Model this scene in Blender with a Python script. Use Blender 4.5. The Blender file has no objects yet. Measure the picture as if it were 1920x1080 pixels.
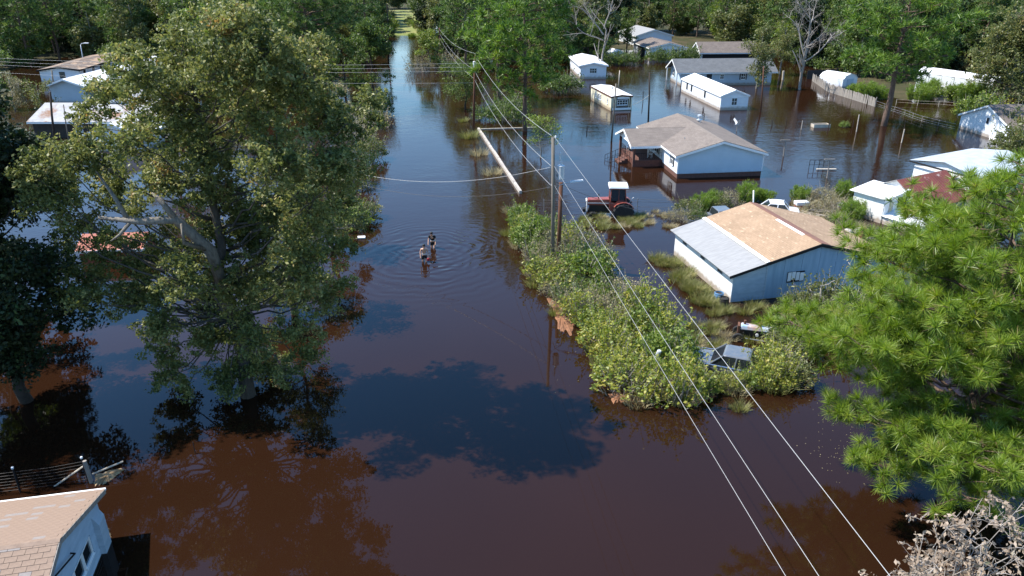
import bpy, bmesh, math, random
import numpy as np
from mathutils import Vector, Matrix

scene = bpy.context.scene
R = math.radians
# ------------------------------------------------------------------ camera, sky, sun, exposure
CAM_H, CAM_P, CAM_F = 20.0, R(24), 1400.0
cam_data = bpy.data.cameras.new('camera')
cam = bpy.data.objects.new('camera', cam_data)
scene.collection.objects.link(cam)
cam.location = (0, 0, CAM_H)
cam.rotation_euler = (R(90) - CAM_P, 0, 0)
cam_data.sensor_width = 36
cam_data.lens = CAM_F / 1920 * 36
cam_data.clip_start = 0.5
cam_data.clip_end = 4000
scene.camera = cam

SUN_EL, SUN_AZ = R(55), math.atan2(0.15, -0.985)      # azimuth measured from +X, towards the sun
world = bpy.data.worlds.new("World")
scene.world = world
world.use_nodes = True
wn = world.node_tree.nodes
sky = wn.new('ShaderNodeTexSky')
sky.sky_type = 'NISHITA'
sky.sun_disc = False
sky.sun_elevation = SUN_EL
sky.sun_rotation = R(90) - SUN_AZ
sky.altitude = 300
sky.air_density = 1.3
sky.dust_density = 0.4
sky.ozone_density = 5.0
bg = wn['Background']
bg.inputs['Strength'].default_value = 0.15
hs = wn.new('ShaderNodeHueSaturation')         # the camera's vivid rendering of a clear autumn sky, the same all round
hs.inputs['Saturation'].default_value = 1.2
world.node_tree.links.new(sky.outputs[0], hs.inputs['Color'])
world.node_tree.links.new(hs.outputs[0], bg.inputs[0])

sd = bpy.data.lights.new('sun', 'SUN')
sd.energy = 5.0
sd.angle = R(0.53)
sd.color = (1.0, 0.955, 0.88)
sun = bpy.data.objects.new('sun', sd)
scene.collection.objects.link(sun)
tosun = Vector((math.cos(SUN_EL) * math.cos(SUN_AZ), math.cos(SUN_EL) * math.sin(SUN_AZ), math.sin(SUN_EL)))
sun.rotation_euler = (-tosun).to_track_quat('-Z', 'Y').to_euler()
sun.location = (-60, 20, 80)

vs = scene.view_settings
vs.view_transform = 'Standard'
vs.look = 'None'
vs.gamma = 1
vs.exposure = 0.88
vs.use_curve_mapping = False
scene.cycles.max_bounces = 6
scene.cycles.transparent_max_bounces = 8

# ------------------------------------------------------------------ survey: where a sighted point stands
_c, _s = math.cos(CAM_P), math.sin(CAM_P)
def _ray(px, py):
    a = (px - 960) / CAM_F; b = (540 - py) / CAM_F
    return (a, _c + b * _s, -_s + b * _c)
def gp(px, py, z=0.0):
    d = _ray(px, py); t = (z - CAM_H) / d[2]
    return Vector((d[0] * t, d[1] * t, z))
def at(px, py, Y):
    d = _ray(px, py); t = Y / d[1]
    return Vector((d[0] * t, Y, CAM_H + d[2] * t))

# ------------------------------------------------------------------ object helpers
LINK = scene.collection.objects.link
def tag(o, label=None, cat=None, group=None, kind=None):
    if label: o['label'] = label
    if cat: o['category'] = cat
    if group: o['group'] = group
    if kind: o['kind'] = kind
    return o
def empty(name, loc=(0, 0, 0), rz=0.0, label=None, cat=None, group=None):
    o = bpy.data.objects.new(name, None); LINK(o)
    o.location = loc; o.rotation_euler = (0, 0, rz); o.empty_display_size = 0.3
    return tag(o, label, cat, group)
def mobj(name, me, parent=None, mat=None):
    o = bpy.data.objects.new(name, me); LINK(o)
    if mat is not None and len(me.materials) == 0: me.materials.append(mat)
    if parent is not None: o.parent = parent
    return o
def copy_tree(o, parent=None):
    c = o.copy(); LINK(c)
    c.parent = parent
    for ch in o.children: copy_tree(ch, c)
    return c

class MB:
    """collects shapes into one mesh"""
    def __init__(s): s.v = []; s.f = []
    def poly(s, pts):
        n = len(s.v); s.v += [tuple(p) for p in pts]; s.f.append(tuple(range(n, n + len(pts))))
    def hexa(s, p):     # 8 points: bottom ring 0-3, top ring 4-7
        n = len(s.v); s.v += [tuple(q) for q in p]
        for f in ((3, 2, 1, 0), (4, 5, 6, 7), (0, 1, 5, 4), (1, 2, 6, 5), (2, 3, 7, 6), (3, 0, 4, 7)):
            s.f.append(tuple(n + i for i in f))
    def box(s, x0, x1, y0, y1, z0, z1):
        s.hexa([(x0, y0, z0), (x1, y0, z0), (x1, y1, z0), (x0, y1, z0), (x0, y0, z1), (x1, y0, z1), (x1, y1, z1), (x0, y1, z1)])
    def prism(s, ring, off):        # closed ring of points extruded by a vector
        n = len(s.v); k = len(ring); off = Vector(off)
        s.v += [tuple(p) for p in ring] + [tuple(Vector(p) + off) for p in ring]
        s.f.append(tuple(range(n + k - 1, n - 1, -1))); s.f.append(tuple(range(n + k, n + 2 * k)))
        for i in range(k):
            j = (i + 1) % k; s.f.append((n + i, n + j, n + k + j, n + k + i))
    def tube(s, pts, rad, sides=6, cap=True):
        pts = [Vector(p) for p in pts]; m = len(pts)
        if not hasattr(rad, '__len__'): rad = [rad] * m
        n = len(s.v); ref = None
        for i, p in enumerate(pts):
            d = (pts[min(i + 1, m - 1)] - pts[max(i - 1, 0)]).normalized()
            if ref is None: ref = Vector((0, 0, 1)) if abs(d.z) < 0.9 else Vector((1, 0, 0))
            u = d.cross(ref).normalized(); w = d.cross(u).normalized()
            for k in range(sides):
                a = 2 * math.pi * k / sides
                s.v.append(tuple(p + (u * math.cos(a) + w * math.sin(a)) * rad[i]))
        for i in range(m - 1):
            for k in range(sides):
                k2 = (k + 1) % sides
                s.f.append((n + i * sides + k, n + i * sides + k2, n + (i + 1) * sides + k2, n + (i + 1) * sides + k))
        if cap:
            s.f.append(tuple(n + k for k in reversed(range(sides))))
            s.f.append(tuple(n + (m - 1) * sides + k for k in range(sides)))
    def lathe(s, prof, axis='z', c=(0, 0, 0), sides=16):    # prof: list of (r, h)
        n = len(s.v); c = Vector(c); m = len(prof)
        for r, h in prof:
            for k in range(sides):
                a = 2 * math.pi * k / sides; p, q = r * math.cos(a), r * math.sin(a)
                s.v.append(tuple(c + (Vector((p, q, h)) if axis == 'z' else Vector((p, h, q)) if axis == 'y' else Vector((h, p, q)))))
        for i in range(m - 1):
            for k in range(sides):
                k2 = (k + 1) % sides
                s.f.append((n + i * sides + k, n + i * sides + k2, n + (i + 1) * sides + k2, n + (i + 1) * sides + k))
        s.f.append(tuple(n + k for k in reversed(range(sides)))); s.f.append(tuple(n + (m - 1) * sides + k for k in range(sides)))
    def mesh(s, name, fix=True, smooth=False):
        me = bpy.data.meshes.new(name); me.from_pydata(s.v, [], s.f)
        if fix:
            bm = bmesh.new(); bm.from_mesh(me); bmesh.ops.recalc_face_normals(bm, faces=bm.faces); bm.to_mesh(me); bm.free()
        if smooth: me.polygons.foreach_set('use_smooth', [True] * len(me.polygons))
        return me
    def build(s, name, mat, parent=None, bevel=0, smooth=False, label=None, kind=None):
        o = mobj(name, s.mesh(name, smooth=smooth), parent, mat)
        if bevel:
            b = o.modifiers.new('bevel', 'BEVEL'); b.width = bevel; b.segments = 2; b.limit_method = 'ANGLE'; b.angle_limit = R(40)
        if label: o['label'] = label
        if kind: o['kind'] = kind
        return o
def box(name, mat, parent, *a, **k):
    m = MB(); m.box(*a); return m.build(name, mat, parent, **k)
def tube(name, mat, parent, pts, rad, sides=8, **k):
    m = MB(); m.tube(pts, rad, sides); return m.build(name, mat, parent, **k)

def np_mesh(name, co, nper, smooth=False):
    """mesh of separate faces, nper vertices each"""
    co = np.asarray(co, dtype=np.float32).reshape(-1, 3); n = len(co)
    me = bpy.data.meshes.new(name)
    me.vertices.add(n); me.vertices.foreach_set('co', co.ravel())
    me.loops.add(n); me.loops.foreach_set('vertex_index', np.arange(n, dtype=np.int32))
    me.polygons.add(n // nper); me.polygons.foreach_set('loop_start', np.arange(0, n, nper, dtype=np.int32))
    me.update(calc_edges=True)
    return me

# ------------------------------------------------------------------ materials
def nodes(name):
    m = bpy.data.materials.new(name); m.use_nodes = True
    nt = m.node_tree
    return m, nt, nt.nodes, nt.links, nt.nodes['Principled BSDF']
def ramp(N, stops, interp='LINEAR'):
    r = N.new('ShaderNodeValToRGB'); r.color_ramp.interpolation = interp
    e = r.color_ramp.elements
    while len(e) < len(stops): e.new(0.5)
    for i, (p, c) in enumerate(stops): e[i].position = p; e[i].color = (*c, 1)
    return r
def mat(name, c1, c2=None, scale=2.0, rough=0.7, bump=0.0, metal=0.0, bscale=None, spec=0.4, contrast=(0.35, 0.65), stretch=None, stain=None, sscale=1.0, sthr=(0.58, 0.7), flood=False):
    m, nt, N, L, P = nodes(name)
    P.inputs['Roughness'].default_value = rough; P.inputs['Metallic'].default_value = metal
    P.inputs['Specular IOR Level'].default_value = spec
    P.inputs['Base Color'].default_value = (*c1, 1)
    tc = N.new('ShaderNodeTexCoord'); mp = N.new('ShaderNodeMapping'); L.new(tc.outputs['Object'], mp.inputs[0])
    if stretch: mp.inputs['Scale'].default_value = stretch
    out = None
    if c2:
        n = N.new('ShaderNodeTexNoise'); n.inputs['Scale'].default_value = scale; n.inputs['Detail'].default_value = 6; n.inputs['Roughness'].default_value = 0.6
        L.new(mp.outputs[0], n.inputs[0])
        r = ramp(N, [(contrast[0], c1), (contrast[1], c2)]); L.new(n.outputs[0], r.inputs[0]); out = r.outputs[0]
        if stain:
            n3 = N.new('ShaderNodeTexNoise'); n3.inputs['Scale'].default_value = sscale; n3.inputs['Detail'].default_value = 8; n3.inputs['Roughness'].default_value = 0.7
            L.new(tc.outputs['Object'], n3.inputs[0])
            r3 = ramp(N, [(sthr[0], (0, 0, 0)), (sthr[1], (1, 1, 1))]); L.new(n3.outputs[0], r3.inputs[0])
            mx = N.new('ShaderNodeMixRGB'); L.new(r3.outputs[0], mx.inputs[0]); L.new(out, mx.inputs[1]); mx.inputs[2].default_value = (*stain, 1); out = mx.outputs[0]
        if flood:
            sz = N.new('ShaderNodeSeparateXYZ'); L.new(tc.outputs['Object'], sz.inputs[0])
            nf = N.new('ShaderNodeTexNoise'); nf.inputs['Scale'].default_value = 2.5; nf.inputs['Detail'].default_value = 6; L.new(tc.outputs['Object'], nf.inputs[0])
            ma = N.new('ShaderNodeMath'); ma.operation = 'MULTIPLY_ADD'; ma.inputs[1].default_value = -.5; L.new(nf.outputs[0], ma.inputs[0]); L.new(sz.outputs[2], ma.inputs[2])
            rf = ramp(N, [(.0, (.75, .75, .75)), (.12, (.35, .35, .35)), (.4, (0, 0, 0))]); L.new(ma.outputs[0], rf.inputs[0])
            mf = N.new('ShaderNodeMixRGB'); L.new(rf.outputs[0], mf.inputs[0]); L.new(out, mf.inputs[1]); mf.inputs[2].default_value = (.26, .18, .11, 1); out = mf.outputs[0]
        L.new(out, P.inputs['Base Color'])
    if bump:
        n2 = N.new('ShaderNodeTexNoise'); n2.inputs['Scale'].default_value = bscale or scale * 4; n2.inputs['Detail'].default_value = 5
        L.new(mp.outputs[0], n2.inputs[0])
        b = N.new('ShaderNodeBump'); b.inputs['Strength'].default_value = 1; b.inputs['Distance'].default_value = bump
        L.new(n2.outputs[0], b.inputs['Height']); L.new(b.outputs[0], P.inputs['Normal'])
    return m
def leafmat(name, stops, rough=0.45, trans=0.3, spec=0.5, vary=.8):
    m, nt, N, L, P = nodes(name)
    g = N.new('ShaderNodeNewGeometry'); r = ramp(N, stops)
    tc = N.new('ShaderNodeTexCoord'); nz = N.new('ShaderNodeTexNoise'); nz.inputs['Scale'].default_value = vary; nz.inputs['Detail'].default_value = 2; L.new(tc.outputs['Object'], nz.inputs[0])
    m1 = N.new('ShaderNodeMath'); m1.operation = 'MULTIPLY_ADD'; m1.inputs[1].default_value = .62; L.new(g.outputs['Random Per Island'], m1.inputs[0])
    m2 = N.new('ShaderNodeMath'); m2.operation = 'MULTIPLY_ADD'; m2.inputs[1].default_value = 1.5; m2.inputs[2].default_value = -.56; L.new(nz.outputs[0], m2.inputs[0]); L.new(m2.outputs[0], m1.inputs[2])
    L.new(m1.outputs[0], r.inputs[0])
    L.new(r.outputs[0], P.inputs['Base Color'])
    P.inputs['Roughness'].default_value = rough; P.inputs['Specular IOR Level'].default_value = spec
    t = N.new('ShaderNodeBsdfTranslucent'); mx = N.new('ShaderNodeMixShader'); mx.inputs[0].default_value = trans
    hs = N.new('ShaderNodeHueSaturation'); hs.inputs['Value'].default_value = 1.3; hs.inputs['Saturation'].default_value = 1.1
    L.new(r.outputs[0], hs.inputs['Color']); L.new(hs.outputs[0], t.inputs[0])
    L.new(P.outputs[0], mx.inputs[1]); L.new(t.outputs[0], mx.inputs[2]); L.new(mx.outputs[0], N['Material Output'].inputs[0])
    return m
def shingle(name, c1, c2, cs, rows=0.14, tabs=0.35, fleck=None):
    """asphalt shingle: courses and tabs a few millimetres deep, mottled tabs"""
    m, nt, N, L, P = nodes(name)
    P.inputs['Roughness'].default_value = 0.92; P.inputs['Specular IOR Level'].default_value = 0.15
    tc = N.new('ShaderNodeTexCoord')
    sx = N.new('ShaderNodeSeparateXYZ'); L.new(tc.outputs['UV'], sx.inputs[0])
    cb = N.new('ShaderNodeCombineXYZ'); L.new(sx.outputs[0], cb.inputs[0]); L.new(sx.outputs[1], cb.inputs[1])
    br = N.new('ShaderNodeTexBrick'); L.new(cb.outputs[0], br.inputs['Vector'])
    br.inputs['Scale'].default_value = 1; br.inputs['Brick Width'].default_value = tabs; br.inputs['Row Height'].default_value = rows
    br.inputs['Mortar Size'].default_value = 0.008; br.inputs['Mortar Smooth'].default_value = 0.3
    br.inputs['Color1'].default_value = (*c1, 1); br.inputs['Color2'].default_value = (*c2, 1); br.inputs['Mortar'].default_value = (*cs, 1)
    n = N.new('ShaderNodeTexNoise'); n.inputs['Scale'].default_value = 0.7; n.inputs['Detail'].default_value = 8; n.inputs['Roughness'].default_value = 0.75; L.new(cb.outputs[0], n.inputs[0])
    r = ramp(N, [(0.3, (0.78, 0.78, 0.78)), (0.7, (1.12, 1.12, 1.12))]); L.new(n.outputs[0], r.inputs[0])
    mu = N.new('ShaderNodeMixRGB'); mu.blend_type = 'MULTIPLY'; mu.inputs[0].default_value = 1
    L.new(br.outputs[0], mu.inputs[1]); L.new(r.outputs[0], mu.inputs[2]); out = mu.outputs[0]
    if fleck:
        mp = N.new('ShaderNodeMapping'); mp.inputs['Scale'].default_value = (1.0, 2.2, 1); L.new(cb.outputs[0], mp.inputs[0])
        v = N.new('ShaderNodeTexNoise'); v.inputs['Scale'].default_value = 1.9; v.inputs['Detail'].default_value = 1.5; L.new(mp.outputs[0], v.inputs[0])
        r2 = ramp(N, [(0.62, (0, 0, 0)), (0.72, (1, 1, 1))]); L.new(v.outputs[0], r2.inputs[0])
        m2 = N.new('ShaderNodeMixRGB'); L.new(r2.outputs[0], m2.inputs[0]); L.new(out, m2.inputs[1]); m2.inputs[2].default_value = (*fleck, 1); out = m2.outputs[0]
    L.new(out, P.inputs['Base Color'])
    b = N.new('ShaderNodeBump'); b.inputs['Distance'].default_value = 0.012; L.new(br.outputs['Fac'], b.inputs['Height']); b.invert = True
    L.new(b.outputs[0], P.inputs['Normal'])
    return m

M = {}
M['white'] = mat('white_paint', (.78, .78, .76), (.70, .69, .66), 1.5, .5, stain=(.48, .45, .38), sscale=.9, sthr=(.66, .8), flood=True)
M['white_clean'] = mat('white_trim', (.8, .8, .79), rough=.4)
M['vinyl'] = mat('white_vinyl_siding', (.72, .75, .78), (.66, .69, .73), .8, .45, flood=True, stain=(.52, .53, .52), sscale=.6, sthr=(.6, .85))
M['blue_and_shade_vinyl'] = mat('blue_and_shade_siding', (.46, .55, .62), (.41, .5, .57), .8, .5, flood=True)  # pale blue siding; on the porch house the blue is painted-in shade
M['grey_shade_blue'] = mat('grey_boards_shade_blue', (.40, .48, .55), (.31, .39, .46), 1.2, .7, stretch=(1, 1, 4))  # grey boards; the blue cast of shaded gables is put into the colour
M['shade_blue_panel'] = mat('weathered_shade_blue_panel', (.30, .42, .53), (.22, .33, .43), 1.0, .75, stretch=(3, 3, .4))  # the blue stands for shade on the gable, put into the panel colour
M['cream'] = mat('cream_trailer_paint', (.78, .72, .54), (.70, .62, .44), .8, .5, stain=(.5, .4, .26), sscale=.8, sthr=(.62, .78), flood=True)
M['brick'] = mat('brick_skirt', (.15, .068, .05), (.10, .048, .037), 6, .9, .01)
M['darkbrick'] = mat('dark_brown_brick', (.16, .06, .04), (.10, .04, .03), 6, .9, .01)
M['redtin'] = mat('rusty_red_tin', (.20, .065, .05), (.15, .048, .038), 1.2, .55, spec=.3, stain=(.5, .42, .38), sscale=1.1, sthr=(.6, .7), stretch=(1, 1, 1))
M['whitetin'] = mat('whitewashed_tin', (.74, .74, .72), (.6, .6, .58), 1.6, .5, stain=(.33, .2, .13), sscale=1.0, sthr=(.62, .74))
M['galv'] = mat('galvanised_metal', (.62, .65, .68), (.5, .53, .56), 1.5, .38, metal=.3)
M['greyroof'] = mat('grey_metal_roof', (.30, .295, .285), (.235, .23, .225), 2.2, .6, .004, stretch=(.6, 4, 1))
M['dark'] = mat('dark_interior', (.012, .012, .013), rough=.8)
M['shutter'] = mat('black_shutter', (.02, .022, .028), rough=.5)
M['glass'] = mat('window_glass', (.015, .02, .025), rough=.05, spec=.8)
M['pine_post'] = mat('weathered_pole_wood', (.19, .165, .135), (.12, .105, .085), 3, .9, .01, stretch=(4, 4, .4))
M['brown_post'] = mat('brown_treated_pole', (.13, .055, .03), (.08, .035, .02), 3, .85, .01, stretch=(4, 4, .4))
M['greywood'] = mat('grey_weathered_wood', (.33, .29, .25), (.2, .18, .155), 4, .9, .008, stretch=(5, 5, .6))
M['palewood'] = mat('pale_wood', (.55, .48, .38), (.42, .36, .28), 3, .85)
M['concrete'] = mat('pale_concrete', (.48, .43, .37), (.33, .29, .25), 2, .9, .006)
M['black'] = mat('black_rubber', (.014, .014, .015), (.03, .028, .026), 4, .8)
M['steel'] = mat('dull_steel', (.42, .43, .44), rough=.4, metal=.7)
M['darksteel'] = mat('dark_iron', (.03, .028, .028), rough=.55, metal=.4)
M['red'] = mat('faded_red_paint', (.27, .07, .05), (.21, .05, .038), 2, .42, spec=.5)
M['cable'] = mat('aluminium_cable', (.46, .45, .43), rough=.45, metal=.2)
M['cable_dark'] = mat('weathered_cable', (.09, .085, .08), rough=.6)
M['rust'] = mat('rust_and_blue_paint', (.48, .26, .16), (.30, .46, .6), 1.4, .6, stain=(.6, .55, .48), sscale=2.2, sthr=(.55, .7))
M['rusty'] = mat('brown_rust', (.16, .07, .04), (.09, .04, .025), 5, .9)
M['mud'] = mat('floating_leaf_litter', (.26, .12, .06), (.15, .07, .035), 5, .95, .03, bscale=16)
M['straw'] = mat('straw_litter', (.42, .30, .17), (.25, .16, .08), 7, .95, .04, bscale=20)
M['skin'] = mat('skin', (.60, .36, .25), rough=.5)
M['hair'] = mat('dark_hair', (.012, .01, .009), rough=.6)
M['cloth_black'] = mat('black_cloth', (.012, .012, .014), rough=.85)
M['cloth_white'] = mat('white_cloth', (.75, .73, .7), rough=.85)
M['redbag'] = mat('red_plastic', (.35, .03, .04), rough=.5)
M['car_dark'] = mat('dark_blue_car_paint', (.10, .12, .145), (.15, .155, .16), 2.5, .22, spec=.9)
M['car_white'] = mat('white_car_paint', (.72, .73, .75), rough=.25, spec=.6)
M['chrome'] = mat('chrome_strip', (.7, .7, .7), rough=.2, metal=.9)
M['barrelblue'] = mat('blue_plastic_drum', (.10, .24, .42), (.08, .19, .35), 3, .5)
M['salmon'] = mat('salmon_red_roof', (.42, .15, .10), (.34, .12, .085), 2, .8)
M['shade_wall'] = mat('shade_darkened_wall', (.05, .042, .036), (.035, .03, .026), 3, .9)  # dark tone is the shade on the front wall, put into its colour
M['redwall'] = mat('brick_red_wall', (.30, .085, .055), (.22, .06, .04), 3, .85)
M['rockroof'] = mat('leaf_littered_roof', (.38, .37, .36), (.29, .285, .28), 2, .9, stain=(.22, .12, .07), sscale=.35, sthr=(.52, .62))
M['litterroof'] = mat('brown_littered_roof', (.16, .12, .09), (.10, .075, .06), 1.0, .9, stain=(.40, .27, .17), sscale=.5, sthr=(.5, .6))
M['whiteroof'] = mat('bright_white_roof', (.82, .81, .80), (.76, .75, .74), 1.2, .5)
M['ceramic'] = mat('grey_transformer', (.55, .57, .58), rough=.4)
M['bark_pine'] = mat('pine_bark', (.17, .11, .08), (.09, .06, .045), 5, .95, .03, stretch=(3, 3, .7))
M['bark_grey'] = mat('grey_bark', (.25, .22, .18), (.13, .115, .095), 4, .95, .03, stretch=(3, 3, .8))
M['bark_pale'] = mat('pale_dead_wood', (.36, .32, .28), (.25, .22, .19), 4, .9, .01)
M['bark_oak_shade'] = mat('oak_bark_shade', (.10, .085, .07), (.05, .043, .036), 4, .95, .03, stretch=(3, 3, .8))  # bark colour darkened to stand for shade under the crown
M['bark_dark'] = mat('dark_bark', (.06, .045, .035), (.035, .028, .022), 4, .95, .02)
M['shingle_brown'] = shingle('brown_grey_shingle', (.225, .188, .16), (.185, .155, .134), (.12, .10, .088), .16, .5)
M['shingle_tan'] = shingle('tan_shingle', (.37, .255, .165), (.335, .23, .148), (.26, .18, .115), .15, .4, fleck=(.5, .37, .25))
M['shingle_grey'] = shingle('charcoal_shingle', (.15, .155, .16), (.125, .13, .135), (.09, .09, .095), .16, .5)
M['shingle_dull'] = shingle('dull_brown_shingle', (.20, .165, .14), (.16, .13, .115), (.1, .085, .07), .16, .5)
M['shingle_pink'] = mat('pinkish_tan_shingle', (.28, .20, .148), (.225, .16, .12), 5, .93, .004, spec=.15, bscale=60, stain=(.30, .22, .17), sscale=1.1, sthr=(.5, .75))
M['shingle_spot'] = mat('grey_replaced_shingle', (.27, .235, .21), (.23, .2, .185), 9, .93, .004, spec=.15)
M['deck_felt'] = mat('dark_roof_felt', (.13, .10, .085), rough=.95)
M['ridgebrown'] = mat('brown_ridge_felt', (.22, .11, .075), (.17, .085, .06), 4, .85)

def water_mat():
    m, nt, N, L, P = nodes('tannin_brown_flood_water')
    P.inputs['Roughness'].default_value = 0.02; P.inputs['IOR'].default_value = 1.333
    P.inputs['Specular IOR Level'].default_value = 0.55
    g = N.new('ShaderNodeNewGeometry')
    def noise(scale, detail, stretch=(1, 1, 1), rough=.5):
        mp = N.new('ShaderNodeMapping'); mp.inputs['Scale'].default_value = stretch; L.new(g.outputs['Position'], mp.inputs[0])
        n = N.new('ShaderNodeTexNoise'); n.inputs['Scale'].default_value = scale; n.inputs['Detail'].default_value = detail; n.inputs['Roughness'].default_value = rough
        L.new(mp.outputs[0], n.inputs[0]); return n.outputs[0]
    def math_(op, a, b=None, c=None):
        n = N.new('ShaderNodeMath'); n.operation = op
        for i, x in enumerate((a, b, c)):
            if x is None: continue
            if hasattr(x, 'links') or hasattr(x, 'node'): L.new(x, n.inputs[i])
            else: n.inputs[i].default_value = x
        return n.outputs[0]
    def mrange(v, a, b, c, d):
        n = N.new('ShaderNodeMapRange'); n.interpolation_type = 'SMOOTHSTEP'
        L.new(v, n.inputs[0])
        for i, x in enumerate((a, b, c, d)): n.inputs[i + 1].default_value = x
        return n.outputs[0]
    silt = noise(.06, 3)
    r = ramp(N, [(.3, (.0165, .0068, .0032)), (.7, (.0215, .0088, .0042))]); L.new(silt, r.inputs[0]); L.new(r.outputs[0], P.inputs['Base Color'])
    sx = N.new('ShaderNodeSeparateXYZ'); L.new(g.outputs['Position'], sx.inputs[0])
    # wind chop grows on the open water farther off
    patch = mrange(noise(.045, 2, (1, .6, 1)), .38, .62, .25, 1.0)
    reach = mrange(sx.outputs[1], 38, 75, .07, 1.0)
    amp = math_('MULTIPLY', patch, reach)
    chop = math_('ADD', math_('MULTIPLY', noise(2.2, 3, (.8, 1.5, 1)), .022), math_('MULTIPLY', noise(.55, 2, (.7, 1.3, 1)), .03))
    h = math_('MULTIPLY', chop, amp)
    # rings spreading from the two waders
    for (cx, cy, lam, A, reach_) in WAKES:
        dx = math_('SUBTRACT', sx.outputs[0], cx); dy = math_('SUBTRACT', sx.outputs[1], cy)
        wob = math_('MULTIPLY', noise(.33, 2), 2.2)
        rr = math_('ADD', math_('SQRT', math_('ADD', math_('MULTIPLY', dx, dx), math_('MULTIPLY', dy, dy))), wob)
        ring = math_('SINE', math_('MULTIPLY', rr, 2 * math.pi / lam))
        fall = mrange(rr, .3, reach_, A, 0.0)
        h = math_('ADD', h, math_('MULTIPLY', ring, math_('MULTIPLY', fall, mrange(noise(.5, 2), .3, .65, .25, 1.0))))
    b = N.new('ShaderNodeBump'); b.inputs['Strength'].default_value = 1; b.inputs['Distance'].default_value = 1
    L.new(h, b.inputs['Height']); L.new(b.outputs[0], P.inputs['Normal'])
    return m
P1 = gp(796, 490); P2 = gp(812, 464)
WAKES = [(P1.x, P1.y, .85, .010, 11.0), (P2.x, P2.y, .7, .008, 10.0)]
M['water'] = water_mat()
def ground_mat():
    m, nt, N, L, P = nodes('grass_and_forest_floor')
    P.inputs['Roughness'].default_value = .95; P.inputs['Specular IOR Level'].default_value = .1
    g = N.new('ShaderNodeNewGeometry')
    n = N.new('ShaderNodeTexNoise'); n.inputs['Scale'].default_value = .12; n.inputs['Detail'].default_value = 9; n.inputs['Roughness'].default_value = .7; L.new(g.outputs['Position'], n.inputs[0])
    r = ramp(N, [(.32, (.03, .04, .014)), (.5, (.055, .05, .025)), (.62, (.085, .065, .038)), (.75, (.05, .037, .024))]); L.new(n.outputs[0], r.inputs[0]); L.new(r.outputs[0], P.inputs['Base Color'])
    return m
M['ground'] = ground_mat()

G3 = lambda *a: a
M['leaf_oak'] = leafmat('dark_glossy_oak_leaf', [(0, (.06, .078, .022)), (.45, (.145, .165, .045)), (.8, (.26, .26, .085)), (.92, (.40, .36, .14)), (1, (.29, .18, .07))], .5, .38, .35)
M['leaf_dark'] = leafmat('deep_green_leaf', [(0, (.012, .02, .008)), (.7, (.026, .042, .014)), (1, (.055, .09, .022))], .6, .15, .3)
M['leaf_mid'] = leafmat('mid_green_leaf', [(0, (.05, .08, .017)), (.6, (.10, .15, .033)), (1, (.20, .25, .06))], .5, .4)
M['leaf_olive'] = leafmat('olive_leaf', [(0, (.075, .094, .027)), (.6, (.145, .162, .048)), (.9, (.24, .225, .072)), (1, (.24, .16, .075))], .5, .4)
M['leaf_light'] = leafmat('light_green_leaf', [(0, (.09, .14, .022)), (.6, (.16, .22, .035)), (1, (.27, .29, .055))], .5, .35)
M['leaf_yellow'] = leafmat('yellow_green_shrub_leaf', [(0, (.07, .11, .02)), (.35, (.17, .22, .03)), (.7, (.33, .33, .05)), (1, (.46, .38, .09))], .5, .35, .5, 1.6)
M['leaf_grey'] = leafmat('grey_green_twig_leaf', [(0, (.13, .12, .055)), (.5, (.23, .205, .10)), (.85, (.33, .28, .15)), (1, (.2, .24, .05))], .7, .25)
M['leaf_lime'] = leafmat('feathery_lime_foliage', [(0, (.10, .17, .02)), (.6, (.17, .25, .03)), (1, (.28, .33, .06))], .55, .35)
M['leaf_brown'] = leafmat('dry_tan_leaf', [(0, (.22, .16, .11)), (.5, (.35, .265, .19)), (.85, (.45, .36, .27)), (1, (.10, .11, .05))], .55, .3)
M['needle'] = leafmat('pine_needle', [(0, (.20, .14, .06)), (.08, (.075, .12, .016)), (.38, (.15, .235, .026)), (.72, (.25, .335, .04)), (.92, (.35, .39, .075)), (1, (.36, .26, .11))], .4, .4, .5, 1.3)
M['needle_mid'] = leafmat('mid_pine_needle', [(0, (.04, .085, .015)), (.5, (.105, .185, .028)), (.85, (.2, .29, .045)), (1, (.29, .34, .07))], .5, .38)
M['needle_far'] = leafmat('far_pine_needle', [(0, (.05, .09, .021)), (.6, (.095, .155, .036)), (1, (.18, .22, .06))], .55, .35)
M['grass'] = leafmat('marsh_grass', [(0, (.13, .16, .03)), (.5, (.2, .2, .06)), (1, (.35, .3, .14))], .6, .3)
M['grass_dry'] = leafmat('dry_reed', [(0, (.22, .18, .09)), (.5, (.34, .28, .15)), (1, (.46, .4, .25))], .7, .25)

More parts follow.
